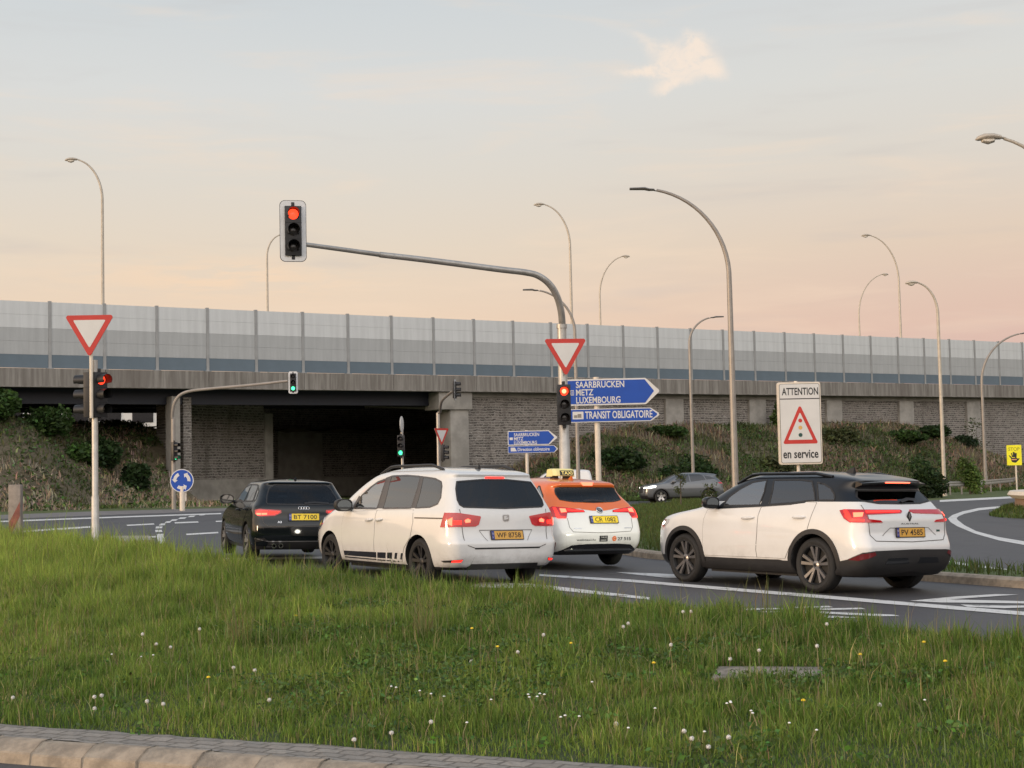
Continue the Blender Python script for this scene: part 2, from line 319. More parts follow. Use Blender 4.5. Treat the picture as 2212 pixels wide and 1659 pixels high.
# ------------------------------------------------------------------ ground heights and roads
def zg(x): return .19 - .28*np.tanh((np.asarray(x, float) + 4)/11)
def G(px, py, dz=0.0):                      # point of the road surface seen at a pixel
    r = ray(px, py); z = 0.1
    for _ in range(12):
        t = (z - HC)/r.z; z = float(zg(r.x*t)) + dz
    t = (z - HC)/r.z; return Vector((r.x*t, r.y*t, z))
def atY(px, py, Y):
    r = ray(px, py); t = Y/r.y; return Vector((r.x*t, Y, HC + r.z*t))
YE = np.array([(-60, 60), (-30, 39), (-14, 32), (-10, 29.8), (-7.6, 28.2), (-6, 25.8), (-4.7, 23.6), (-2.9, 21.6), (-1.3, 20.0), (.3, 18.5), (2.1, 16.5), (3.5, 14.8), (4.1, 13.6), (4.7, 12.5), (6, 11.2), (10, 8.6), (14, 6.6), (20, 3.6), (40, -7)], float)
def ye(x): return np.interp(x, YE[:, 0], YE[:, 1])
def yk(x): return 12.3 - .465*(np.asarray(x, float) + 4.15)*1.0
def smooth(t): t = np.clip(t, 0, 1); return t*t*(3-2*t)
def lawn_z(x, y):
    a = yk(x); e = ye(x); s = np.clip((y - a)/(e - a), 0, 1.3)
    ze = zg(x) + .04 + .03*smooth((-np.asarray(x) - 4)/5)
    z = -.30 + (ze + .30)*np.minimum(s, 1)**.8
    return z - np.maximum(s - 1, 0)*1.2
def grid_mesh(xs, ys, fz, name, m, kind='structure', parent=None, keep=None):
    Xg, Yg = np.meshgrid(xs, ys); Z = fz(Xg, Yg); nx = len(xs)
    v = np.stack([Xg, Yg, Z], -1).reshape(-1, 3); f = []
    for j in range(len(ys)-1):
        for i in range(nx-1):
            if keep is None or keep((xs[i]+xs[i+1])/2, (ys[j]+ys[j+1])/2): f.append((j*nx+i, j*nx+i+1, (j+1)*nx+i+1, (j+1)*nx+i))
    me = bpy.data.meshes.new(name); me.from_pydata(v.tolist(), [], f); me.polygons.foreach_set('use_smooth', [True]*len(f))
    bm = bmesh.new(); bm.from_mesh(me); bmesh.ops.delete(bm, geom=[q for q in bm.verts if not q.link_faces], context='VERTS'); bm.to_mesh(me); bm.free()
    o = link(name, me, m, parent)
    return tag(o, kind=kind) if kind else o
def gz(x, y): return -1.0 + (zg(x) + .97)*smooth((y - (ye(x) - 3.2))/2.4)
gx = np.concatenate([np.linspace(-900, -70, 12), np.linspace(-64, 70, 90), np.linspace(80, 900, 12)]); gy = np.concatenate([np.linspace(-60, 4, 12), np.linspace(5, 36, 63), np.linspace(38, 160, 40), np.linspace(180, 2500, 14)])
grid_mesh(gx, gy, gz, 'ground', K['soil'])
def drape(poly, dz, name, m, step=1.5, kind='structure', fz=None):       # a flat sheet laid on the ground
    bm = bmesh.new(); vs = [bm.verts.new((p[0], p[1], 0)) for p in poly]; bm.faces.new(vs)
    xs = [p[0] for p in poly]; lo, hi = min(xs), max(xs)
    for a in np.arange(math.floor(lo/step)*step + step, hi, step):
        bmesh.ops.bisect_plane(bm, geom=bm.verts[:]+bm.edges[:]+bm.faces[:], plane_co=(a, 0, 0), plane_no=(1, 0, 0))
    for v in bm.verts: v.co.z = (float(zg(v.co.x)) if fz is None else fz(v.co.x, v.co.y)) + dz
    bmesh.ops.triangulate(bm, faces=bm.faces[:]); bmesh.ops.recalc_face_normals(bm, faces=bm.faces)
    for f in bm.faces:
        if f.normal.z < 0: f.normal_flip()
    me = bpy.data.meshes.new(name); bm.to_mesh(me); bm.free(); return tag(link(name, me, m), kind=kind)
far = [(2400, 1068), (2212, 1072), (2000, 1081.5), (1560, 1081), (1350, 1083), (1100, 1084.5), (900, 1089), (700, 1091), (478, 1098), (195, 1105), (0, 1113), (-120, 1118)]
near = [(x, float(ye(x)) - 1.0) for x in np.linspace(-24, 26, 70)]
road = [(p.x, p.y) for p in (G(*q) for q in far)] + [(-40, 44)] + near + [(60, -18), (70, 60)]
drape(road, .0, 'road', K['asph'])
rn = [(-24, -9), (28, -9)] + [(x, float(yk(x)) - .82) for x in np.linspace(26, -24, 12)]
drape(rn, -.405, 'road', K['asph'], fz=lambda x, y: 0)
def mark(pts, dz=.006): return [tuple(G(*p))[:2] for p in pts]
marks = [
 [(1040, 1258.5), (1140, 1261.5), (1180, 1265), (1404, 1291.5), (1404, 1296.5), (1165, 1272), (1010, 1269)],
 [(1165, 1241.2), (1360, 1252.5), (1551, 1268.2), (1800, 1288.5), (2230, 1324), (2230, 1332), (1800, 1295.5), (1551, 1274.5), (1360, 1258), (1165, 1245)],
 [(1331, 1237), (1420, 1239.5), (1536, 1246), (1540, 1250), (1440, 1249), (1390, 1244)],
 [(0, 1125.5), (478, 1108.5), (478, 1111), (0, 1128.5)], [(0, 1150), (195, 1137), (195, 1140.5), (0, 1154)],
 [(273, 1134), (332, 1131), (334, 1133.6), (275, 1136.6)], [(377, 1128.6), (428, 1126.6), (429, 1129.2), (378, 1131.4)], [(466, 1125.6), (500, 1124.2), (500, 1126.6), (466, 1128)],
 [(225, 1163), (337, 1158.3), (337, 1161.5), (225, 1166)], [(402, 1153.5), (471, 1149.4), (472, 1152.4), (403, 1156.6)],
 [(338, 1154), (353, 1153.5), (357, 1174), (342, 1175)], [(335, 1145.3), (349, 1145), (351, 1149.6), (336, 1150.2)], [(337, 1137.8), (351.5, 1137.4), (350, 1141.6), (336, 1142.2)],
 [(346, 1131.6), (358, 1131), (356, 1135), (343, 1136)], [(359, 1126.6), (371, 1126), (367, 1129.8), (355, 1130.6)], [(372, 1122.4), (385, 1121.8), (380, 1125.4), (367, 1126)],
 [(389, 1118.2), (404, 1117.6), (399, 1121), (384, 1121.7)], [(410, 1114.6), (423, 1114), (418, 1117), (405, 1117.6)], [(434, 1111.2), (446, 1110.6), (441, 1113.4), (429, 1114)],
 [(446, 1206.6), (640, 1204), (730, 1202.5), (735, 1206.5), (640, 1208.5), (446, 1211)],
 [(2030, 1080.4), (2230, 1070.2), (2230, 1074.4), (2030, 1084.6)],
 [(2043, 1211.4), (2230, 1238), (2230, 1243), (2043, 1216.4)],
 [(2200.4, 1090.2), (2113, 1097.8), (2079.2, 1105), (2057, 1113), (2047.6, 1120.2), (2053, 1128), (2067.5, 1137.2), (2105.2, 1153), (2156.8, 1167.8), (2235, 1181.8),
  (2235, 1173.5), (2156.8, 1160.6), (2109.2, 1148), (2083.4, 1135), (2069, 1124), (2066.5, 1120), (2070, 1116), (2083.4, 1110.2), (2115.2, 1102.8), (2200.4, 1093)],
 # worn arrow and lettering, right lane
 [(1965, 1299), (2060, 1290), (2150, 1284.5), (2200, 1285.5), (2120, 1291), (2050, 1296), (2150, 1298), (2230, 1300.5), (2230, 1305), (2130, 1303.5), (2030, 1302.5)],
 [(2075, 1307), (2170, 1309.5), (2230, 1309), (2230, 1313), (2170, 1315), (2090, 1312)],
 [(1600, 1316), (1680, 1314.5), (1695, 1317), (1615, 1319)], [(1700, 1312.5), (1790, 1310), (1800, 1313), (1720, 1315)], [(1640, 1321), (1740, 1322), (1745, 1325), (1650, 1323.5)],
 [(1760, 1316), (1860, 1314), (1870, 1317), (1780, 1319)], [(1770, 1322), (1930, 1329), (1944, 1332), (1900, 1332.5), (1770, 1326)], [(1700, 1328), (1800, 1332), (1870, 1336), (1790, 1336), (1700, 1331.5)]]
for q in marks: drape(mark(q), .007, 'road_marking', K['paint'], 1.0)
drape(mark([(-20, 1113.5), (195, 1105), (478, 1098), (700, 1091.2), (900, 1089), (900, 1092), (700, 1096), (478, 1104.5), (195, 1114), (-20, 1122.5)]), .005, 'road_shoulder', K['shoulder'])
def slab(pts, h, name, m, side=None, kind='structure', bev=.02):        # raised island with a kerb face
    pts = [G(*p) for p in pts]; mb = MB(); n = len(pts)
    top = [p + Vector((0, 0, h)) for p in pts]; bot = [p - Vector((0, 0, .1)) for p in pts]
    mb.add(top, [tuple(range(n))], 0); mb.add(bot + top, [(i, (i+1) % n, n + (i+1) % n, n + i) for i in range(n)], 1)
    o = mb.build(name, [m, side or m]); return tag(o, kind=kind)
isl_n = [(1330, 1191), (1404, 1202.5), (1550, 1215), (1700, 1227), (1850, 1238), (2010, 1251.5), (2260, 1270)]
isl_f = [(2260, 1256), (2100, 1241), (2030, 1232), (1900, 1205), (1750, 1125), (1650, 1086), (1560, 1082.5), (1517, 1081.5), (1453, 1086), (1447, 1093.5), (1373, 1098.5), (1325, 1112)]
slab([(a, b + 4) for a, b in isl_n] + isl_f, .12, 'traffic_island', K['soil'], K['kerb'])
mb = MB()                                                            # pale kerb along its near edge
for i in range(len(isl_n)-1):
    a, b = G(isl_n[i][0], isl_n[i][1]+4), G(isl_n[i+1][0], isl_n[i+1][1]+4); nrm = Vector((-(b-a).y, (b-a).x, 0)).normalized()
    if nrm.y > 0: nrm = -nrm
    vs = [q for p in (a, b) for q in (p + nrm*.06 - Vector((0, 0, .05)), p + nrm*.05 + Vector((0, 0, .10)), p + Vector((0, 0, .135)), p - nrm*.14 + Vector((0, 0, .135)), p - nrm*.14)]
    mb.add(vs, [(k, k+1, 5+k+1, 5+k) for k in range(4)])
tag(mb.build('kerb', K['kerb']), kind='structure')
slab([(200, 1170), (322, 1169), (333, 1179), (200, 1186)], .13, 'traffic_island', K['conc'], K['kerb'])

# near lawn, rough kerb backing and kerb stones in the foreground
lx = np.linspace(-26, 26, 140)
def lawn_grid():
    S = np.linspace(0, 1.06, 40); v = []; f = []
    for x in lx:
        for s in S: y = float(yk(x)) + s*(float(ye(x)) - float(yk(x))); v.append((x, y, float(lawn_z(x, y))))
    n = len(S)
    for i in range(len(lx)-1):
        if ye(lx[i]) - yk(lx[i]) < .6: continue
        for j in range(n-1): f.append((i*n+j, (i+1)*n+j, (i+1)*n+j+1, i*n+j+1))
    me = bpy.data.meshes.new('lawn'); me.from_pydata(v, [], f); me.polygons.foreach_set('use_smooth', [True]*len(f)); return tag(link('lawn', me, K['lawn']), kind='structure')
lawn_grid()
kd = Vector((1, -.465, 0)).normalized(); kn = Vector((-.465, -1, 0)).normalized()     # along the kerb, towards the camera
k0 = Vector((-4.15, 12.3, 0))
mb = MB()
N = 200; rows = [(-.03, -.275), (.14, -.262), (.3, -.265), (.5, -.26)]
vs = []
for i in range(N+1):
    p = k0 + kd*(-8 + 32*i/N)
    for d, z in rows: vs.append(p + kn*(d + (rnd.uniform(-.02, .02) if d < .1 else 0)) + Vector((0, 0, z + rnd.uniform(-.005, .005))))
mb.add(vs, [(i*4+j, (i+1)*4+j, (i+1)*4+j+1, i*4+j+1) for i in range(N) for j in range(3)], 0)
tag(mb.build('kerb_backing', K['cobble']), kind='structure')
for i in range(-15, 48):                                             # kerb stones with open joints, laid by hand
    mb = MB(); g_ = .012 + rnd.uniform(0, .008); L = .49
    a = k0 + kd*(-.05 + i*L); jz = rnd.uniform(-.006, .006); jy = rnd.uniform(-.008, .008)
    prof = [(.50, -.50), (.50, -.255), (.60, -.257), (.72, -.325), (.745, -.50)]
    vs = []
    for t in (g_/2, L - g_/2):
        for d, z in prof: vs.append(a + kd*t + kn*(d + jy) + Vector((0, 0, z + jz)))
    mb.add(vs, [(k, k+1, 5+k+1, 5+k) for k in range(4)] + [(0, 1, 2, 3, 4), (9, 8, 7, 6, 5)])
    o = mb.build('kerb_stone', K['kerb'], bevel=.007); tag(o, 'tan kerb stone in the row along the bottom edge of the grass', 'kerb stone', 'kerb stones along the near edge')
    bm = bmesh.new(); bm.from_mesh(o.data); bmesh.ops.recalc_face_normals(bm, faces=bm.faces); bm.to_mesh(o.data); bm.free()
mb = MB(); mb.box((0, 0, 0), (.92, .62, .08)); P = Vector((2.13, 12.9, 0)); P.z = float(lawn_z(P.x, P.y)) - .02
o = mb.build('concrete_cover', K['mortar'], bevel=.015); o.location = P; o.rotation_euler = (math.radians(1.5), 0, math.radians(-12))
tag(o, 'grey concrete access cover lying flush in the mown grass', 'access cover')

# ------------------------------------------------------------------ overpass
BA = .582034667; BO = Vector((-25.1165, 81.3016, 0))
def brloc(t, n, z): return BO + Vector((math.cos(BA)*t - math.sin(BA)*n, math.sin(BA)*t + math.cos(BA)*n, z))
def onplane(px, py, n):                     # pixel to a point n metres behind the bridge face
    nn = Vector((-math.sin(BA), math.cos(BA), 0)); r = ray(px, py); t = (nn.dot(BO) + n)/nn.dot(r); return r*t + Vector((0, 0, HC))
SL = .0035
br = thing('overpass', 'long concrete road bridge with stained edge beam crossing behind the junction', 'bridge', BO, BA)
def slope_box(mb, t0, t1, n0, n1, z0, z1, m=0):
    vs = [(t, n, z + SL*t) for t in (t0, t1) for n in (n0, n1) for z in (z0, z1)]
    return mb.add(vs, [(0, 1, 3, 2), (4, 6, 7, 5), (0, 4, 5, 1), (2, 3, 7, 6), (0, 2, 6, 4), (1, 5, 7, 3)], m)
mb = MB(); t = -45.0
while t < 140:
    slope_box(mb, t, t + 5.97, -.55, 0, 6.93, 7.88); t += 6.0
slope_box(mb, -45, 140, -.62, .02, 6.87, 6.93)
mb.build('edge_beam', K['fascia'], br)
mb = MB(); slope_box(mb, -45, 140, .02, 27, 7.0, 7.86); mb.build('deck', K['conc'], br)
mb = MB()
for n, zb_ in ((.9, 6.05), (7, 6.5), (14, 6.5), (21, 6.5)): slope_box(mb, -40, 26.6, n, n + .5, zb_, 6.99)
mb.build('girder', K['navy'], br)
mb = MB(); slope_box(mb, 25.2, 26.55, -.25, 1.2, -1, 5.75); mb.build('pier', K['conc'], br, bevel=.03)
mb = MB(); slope_box(mb, 24.3, 26.75, -.4, 1.4, 5.75, 6.86); mb.build('pier_cap', K['conc'], br, bevel=.03)
mb = MB(); slope_box(mb, 26.6, 140, .25, 1.0, -1.5, 6.98)
mb.build('masonry_wall', K['stone'], br)
mb = MB(); slope_box(mb, 26.6, 140, .16, .3, 6.55, 6.9); mb.build('wall_coping', K['conc'], br)
for t in (43.7, 51.5, 59.3, 67.2, 75.1, 83, 91):
    mb = MB(); slope_box(mb, t - .8, t + .8, .02, .3, -1, 6.56); mb.build('pilaster', K['conc'], br, bevel=.02)
# abutment wall inside the underpass, running away under the deck
ab = thing('abutment_wall', 'dark stone abutment wall with concrete plinth in the shade under the bridge', 'wall', BO + Vector((0, 0, 0)), BA)
WA = math.atan2(9, 22.97); wl = 24.7
def wallpart(name, m, x0, x1, y0, y1, z0, z1, bev=0):
    mb = MB(); mb.box(((x0+x1)/2, (y0+y1)/2, (z0+z1)/2), (x1-x0, y1-y0, z1-z0)); o = mb.build(name, m, ab, bevel=bev)
    o.location = (9.43, 5.0, 0); o.rotation_euler = (0, 0, WA); return o
wallpart('stone_face', K['stone'], 0, 7.0, 0, .5, 1.75, 7.0); wallpart('plinth', K['conc'], 0, 7.0, -.12, .5, -.5, 1.75)
wallpart('pilaster', K['conc'], 7.0, 7.7, -.12, .6, -.5, 5.9, .02)
def inner(name, m, x0, x1, y0, y1, z0, z1):                 # the far wall of the underpass, deep under the deck
    mb = MB(); mb.box(((x0+x1)/2, (y0+y1)/2, (z0+z1)/2), (x1-x0, y1-y0, z1-z0)); o = mb.build(name, m, ab); o.location = (19.2, 16.6, 0); o.rotation_euler = (0, 0, math.atan2(5, 16.1)); return o
inner('stone_face', K['stone'], 0, 20, 0, .5, 1.75, 7.0); inner('plinth', K['conc'], 0, 20, -.12, .5, -.5, 1.75); inner('smooth_panel', K['conc'], 2.2, 6.5, -.05, .0, 1.75, 5.4)
for nm_, m_, bx_ in (('end_pillar', K['conc'], (7.25, .6, 3.0, .5, 1.0, 7.0)), ('return_wall', K['stone'], (8.2, 3.0, 3.0, .5, 4.4, 7.0))):
    mb = MB(); mb.box(bx_[:3], bx_[3:]); mb.build(nm_, m_, ab, bevel=.02)
mb = MB(); mb.box((9.0, 5.1, 3.2), (1.4, .4, 7.4)); mb.build('return_wall', K['stone'], ab)
# noise barrier: posts and stacked panels
nb = thing('noise_barrier', 'pale grey noise barrier with a blue-grey lower course along the bridge parapet', 'noise barrier', BO, BA)
h5 = 3.58/5
pm = MB()
for k in range(5):
    mI = 0 if k > 2 else (1 if k > 0 else 2); z0 = 7.92 + k*h5
    pm.box((1.5, 0, z0 + h5/2), (2.97, .09, h5 - .007), mI)
pm.box((1.5, .01, 7.92 + 5*h5/2), (2.98, .05, 5*h5), 1)
pme = pm.mesh('panel')
for m_ in (K['p1'], K['p2'], K['p3'], K['post']): pme.materials.append(m_)
qm = MB(); qm.box((0, -.07, 7.9 + 1.82), (.17, .03, 3.66)); qm.box((0, .0, 7.9 + 1.82), (.025, .14, 3.66)); qm.box((0, .07, 7.9+1.82), (.17, .03, 3.66)); qm.box((0, 0, 7.89), (.36, .36, .05))
qme = qm.mesh('post'); qme.materials.append(K['post'])
for i in range(-6, 40):
    t = 3*i
    o = bpy.data.objects.new('panel', pme); C.objects.link(o); o.parent = nb; o.location = (t, -.3, SL*t)
    o = bpy.data.objects.new('post', qme); C.objects.link(o); o.parent = nb; o.location = (t, -.3, SL*t)

# banks: spill-through slope on the left, planted slope before the wall on the right
def bank_l(t, n):
    w = smooth((t + 3)/8.5); s0 = -10.5 + 5*w; s1 = .5 + 8.5*w; a = smooth((n - s0)/(s1 - s0)); top = 4.9 + .35*smooth((-t + 1)/6)
    return .30 + (top - .1)*a + .12*np.sin(t*1.7 + n) * a
def bank_r(t, n):
    top = np.interp(t, [24, 27, 31, 34, 37.3, 42, 60, 67, 72, 75, 80, 90, 120], [.3, 1.0, 2.4, 3.4, 4.4, 4.75, 4.85, 4.8, 3.2, 2.0, 1.1, .5, .2])
    return -.12 + (top + .1)*smooth((n + 12.5)/13.2) + .10*np.sin(t*1.3 + n*.8)*smooth((n+12)/6)
def bankmesh(name, ts, ns, fz, keep=None):
    o = grid_mesh(ts, ns, fz, name, K['bank'], keep=keep); o.location = BO; o.rotation_euler = (0, 0, BA); return o
bankmesh('embankment', np.linspace(-45, 50, 110), np.linspace(-10.5, 26, 48), bank_l, lambda t, n: t < 7.2 + max(0, n - 1.0)*.3 + (40 if n > 15.5 else 0))
bankmesh('embankment', np.linspace(26.9, 120, 90), np.linspace(-12.5, .26, 26), bank_r)
# building seen through the gap under the left span
bd = thing('distant_building', 'white industrial building glimpsed through the gap under the left span', 'building', onplane(315, 893, 60), .2)
mb = MB(); mb.box((0, 0, -1.5), (26, 14, 5)); mb.build('wall', K['white'], bd)
mb = MB(); mb.box((0, 0, 1.25), (26.6, 14.6, .5)); mb.build('roof', K['shoulder'], bd)
for i in range(9):
    mb = MB(); mb.box((-11.6 + i*2.9, -7.02, -.6), (1.9, .06, 1.1)); mb.build('window', K['blackgloss'], bd)

# ------------------------------------------------------------------ vegetation
def blade_mesh(name, P, h, w, col, lean=.35, m=None, kind='stuff', parent=None):
    """many blades, each a quad and a tip triangle, coloured blade by blade"""
    n = len(P); az = rng.uniform(0, 2*math.pi, n); la = rng.uniform(0, 2*math.pi, n); ll = np.abs(rng.normal(0, lean, n))*h
    wx = np.cos(az)*w/2; wy = np.sin(az)*w/2; lx_, ly_ = np.cos(la)*ll, np.sin(la)*ll
    V = np.zeros((n, 5, 3)); V[:, :, :] = P[:, None, :]
    V[:, 0, 0] -= wx; V[:, 0, 1] -= wy; V[:, 1, 0] += wx; V[:, 1, 1] += wy
    hz = np.sqrt(np.maximum(h*h - .6*ll*ll, .05*h*h))
    for k, f in ((2, .8), (3, -.8)):
        V[:, k, 0] += f*wx + lx_*.32; V[:, k, 1] += f*wy + ly_*.32; V[:, k, 2] += hz*.58
    V[:, 4, 0] += lx_; V[:, 4, 1] += ly_; V[:, 4, 2] += hz
    me = bpy.data.meshes.new(name); me.vertices.add(n*5); me.vertices.foreach_set('co', V.ravel())
    base = np.arange(n)[:, None]*5; li = (base + np.array([0, 1, 2, 3, 3, 2, 4])).ravel()
    me.loops.add(n*7); me.loops.foreach_set('vertex_index', li.astype(np.int32))
    me.polygons.add(n*2); ls = (np.arange(n)[:, None]*7 + np.array([0, 4])).ravel(); me.polygons.foreach_set('loop_start', ls.astype(np.int32))
    ca = me.color_attributes.new('Col', 'FLOAT_COLOR', 'POINT'); cc = np.ones((n, 5, 4)); cc[:, :, :3] = col[:, None, :]; ca.data.foreach_set('color', cc.ravel().astype(np.float32))
    me.update(); me.validate(); o = link(name, me, m or K['grass'], parent); return tag(o, kind=kind) if kind else o
def leaf_mesh(name, P, size, col, parent=None, kind=None, m=None, flat=.5):
    n = len(P); a = rng.normal(size=(n, 3)); a[:, 2] *= .6; a /= np.linalg.norm(a, axis=1)[:, None]
    b = rng.normal(size=(n, 3)); b -= a*(a*b).sum(1)[:, None]; b /= np.linalg.norm(b, axis=1)[:, None]
    s = size[:, None]; V = np.stack([P - a*s*.5, P + b*s*.28, P + a*s*.5, P - b*s*.28], 1)
    me = bpy.data.meshes.new(name); me.vertices.add(n*4); me.vertices.foreach_set('co', V.ravel()); me.loops.add(n*4); me.loops.foreach_set('vertex_index', np.arange(n*4, dtype=np.int32))
    me.polygons.add(n); me.polygons.foreach_set('loop_start', (np.arange(n)*4).astype(np.int32))
    ca = me.color_attributes.new('Col', 'FLOAT_COLOR', 'POINT'); cc = np.ones((n, 4, 4)); cc[:, :, :3] = col[:, None, :]; ca.data.foreach_set('color', cc.ravel().astype(np.float32))
    me.update(); me.validate(); o = link(name, me, m or K['leaf'], parent); return tag(o, kind=kind) if kind else o
def tint(n, c, var=.3, hue=.12):
    c = np.array(c)[None, :]*np.exp(rng.normal(0, var, (n, 1))); c = c*np.exp(rng.normal(0, hue, (n, 3))); return np.clip(c, .004, .8)
def brpts(n, t0, t1, n0, n1, fz):
    t = rng.uniform(t0, t1, n); q = rng.uniform(n0, n1, n); z = fz(t, q); ca, sa = math.cos(BA), math.sin(BA)
    return np.stack([BO.x + ca*t - sa*q, BO.y + sa*t + ca*q, z], -1), t, q
def pnoise(x, y, s, seed):                  # cheap smooth value noise for patchiness
    r = np.random.default_rng(seed).random((64, 64)); u, v = x*s + 100, y*s + 100; i, j = np.floor(u).astype(int), np.floor(v).astype(int); fu, fv = smooth(u-i), smooth(v-j)
    g = lambda a, b: r[a % 64, b % 64]
    return (g(i, j)*(1-fu) + g(i+1, j)*fu)*(1-fv) + (g(i, j+1)*(1-fu) + g(i+1, j+1)*fu)*fv
# weeds, dry stalks and scrub on both banks
for (a, b, c, d, fz, n) in ((-24, 7.0, -10.4, 14, bank_l, 34000), (6.4, 8, 4, 14, bank_l, 1500), (26.9, 96, -12.4, .2, bank_r, 60000)):
    P, t, q = brpts(n, a, b, c, d, fz); pn = pnoise(t, q, .33, 3) + .35*pnoise(t, q, 1.1, 5)
    dry = (pn > (.74 if a > 20 else .46 + .34*smooth((q + 4.5 - .6*t)/4)))[:, None]; col = np.where(dry, tint(n, (.27, .215, .14) if a > 20 else (.40, .325, .225), .3), tint(n, (.108, .130, .048) if a > 20 else (.11, .125, .05), .35))
    blade_mesh('scrub', P, rng.uniform(.12, .42, n)*(.7 + .5*pn)*(1.25 if a > 20 else 1), rng.uniform(.04, .10, n), col, 1.1)
    k_ = int(n*.45); P, t, q = brpts(k_, a, b, c, d, fz); pn = pnoise(t, q, .45, 13); P = P[pn > .42]; P[:, 2] += rng.uniform(.03, .34, len(P)); leaf_mesh('undergrowth', P, rng.uniform(.12, .3, len(P)), tint(len(P), (.064, .105, .030), .4), kind='stuff')
P, t, q = brpts(9000, 27, 92, -15.5, -11.5, lambda t, q: zg(BO.x + math.cos(BA)*t) - .03)
blade_mesh('verge_grass', P, rng.uniform(.12, .3, len(P)), rng.uniform(.03, .07, len(P)), tint(len(P), (.075, .115, .028), .25), .5)
P, t, q = brpts(9000, -14, 24, -9.5, -3.5, lambda t, q: zg(BO.x + math.cos(BA)*t) - .03)
blade_mesh('verge_grass', P, rng.uniform(.1, .26, len(P)), rng.uniform(.03, .07, len(P)), tint(len(P), (.08, .125, .026), .25), .5)
def in_poly(P, poly):
    x, y = P[:, 0], P[:, 1]; c = np.zeros(len(P), bool); k = len(poly)
    for i in range(k):
        (x1, y1), (x2, y2) = poly[i], poly[(i+1) % k]
        c ^= ((y1 > y) != (y2 > y)) & (x < (x2-x1)*(y-y1)/(y2-y1+1e-12) + x1)
    return c
ip = [tuple(G(*p))[:2] for p in [(a, b + 1) for a, b in isl_n] + isl_f]
bx = np.array(ip); P = np.stack([rng.uniform(bx[:, 0].min(), bx[:, 0].max(), 150000), rng.uniform(bx[:, 1].min(), bx[:, 1].max(), 150000), np.zeros(150000)], -1)
P = P[in_poly(P, ip)][:42000]; P[:, 2] = zg(P[:, 0]) + .11
blade_mesh('island_grass', P, rng.uniform(.08, .22, len(P)), rng.uniform(.012, .03, len(P)), tint(len(P), (.085, .115, .030), .28), .5)

# foreground grass
def lawn_pts(n, x0=-13, x1=12):
    x = rng.uniform(x0, x1, n*2); s = rng.uniform(0, 1, n*2)**.85; y = yk(x) + s*(ye(x) - yk(x)); keep = (np.abs(x) < .41*y + .7) & (ye(x) - yk(x) > .5)
    w = (ye(x) - yk(x)); keep &= rng.random(n*2) < w/16
    u = (x - 2.13)*.978 - (y - 12.9)*.208; v = (x - 2.13)*.208 + (y - 12.9)*.978; keep &= ~((np.abs(u) < .45) & (np.abs(v) < .30))
    x, y, s = x[keep], y[keep], s[keep]; return x, y, s, np.stack([x, y, lawn_z(x, y) - .01], -1)
x, y, s, P = lawn_pts(640000)
pt = pnoise(x, y, .45, 21)*.6 + pnoise(x, y, 1.7, 22)*.4; big = smooth((-x - 1 + 1.5*(pt-.5))/5)
hh = (.055 + .05*pt + .10*s**2 + .13*big*smooth((s-.3)/.5))*rng.lognormal(0, .30, len(x))*(.45 + 1.1*pnoise(x, y, 3.1, 41)**1.3)
ca_ = np.array((.098, .172, .028)); cb_ = np.array((.36, .44, .085)); cc_ = np.array((.33, .28, .13))
mixv = np.clip(.75*pt**2 - .05 + .62*big*s + .14*rng.normal(size=len(x)), 0, 1)[:, None]
col = ca_*(1-mixv) + cb_*mixv; dry = (rng.random(len(x)) < .04 + .16*pnoise(x, y, .9, 8)**2)[:, None]; col = np.where(dry, cc_, col)
col = np.clip(col*np.exp(rng.normal(0, .22, (len(x), 1)))*np.exp(rng.normal(0, .06, (len(x), 3))), .004, .6)
blade_mesh('lawn_grass', P, hh, .0055 + .0045*rng.random(len(x)) + .0028*(y - 11)/10, col, .55)
print('blades', len(x))
# clover and broad-leaved weeds
x, y, s, P = lawn_pts(150000); pk = pnoise(x, y, .8, 31)*.6 + pnoise(x, y, 2.3, 32)*.4; kp = (pk > .55) & (x > -4.5 + 3*rng.random(len(x)))
P = P[kp]; P[:, 2] += rng.uniform(.02, .13, len(P)); leaf_mesh('clover', P, rng.uniform(.025, .06, len(P)), tint(len(P), (.075, .135, .034), .3), kind='stuff')
# rosettes of dandelion and dock leaves lying in the turf
x, y, s, P0 = lawn_pts(420); Q = np.repeat(P0, 16, 0); Q[:, :2] += rng.normal(0, .075, (len(Q), 2)); Q[:, 2] = lawn_z(Q[:, 0], Q[:, 1]) + rng.uniform(.02, .10, len(Q)); leaf_mesh('weed_leaves', Q, rng.uniform(.035, .075, len(Q)), tint(len(Q), (.085, .165, .030), .3), kind='stuff')
# tall seeding stalks
x, y, s, P = lawn_pts(6500); blade_mesh('tall_grass', P, rng.uniform(.22, .46, len(x))*(.55 + .45*s), np.full(len(x), .007), tint(len(x), (.24, .225, .10), .25), .28)
P = np.array([[-.95 + rng.normal(0, .07), 15.6 + rng.normal(0, .12), 0] for _ in range(60)]+[[2.62 + rng.normal(0, .16), 16.2 + rng.normal(0, .1), 0] for _ in range(34)]+[[-2.9 + rng.normal(0, .1), 15.6 + rng.normal(0, .12), 0] for _ in range(50)]); P[:, 2] = lawn_z(P[:, 0], P[:, 1])
blade_mesh('tall_grass', P, rng.uniform(.3, .62, len(P)), np.full(len(P), .009), tint(len(P), (.20, .20, .075), .2), .35)

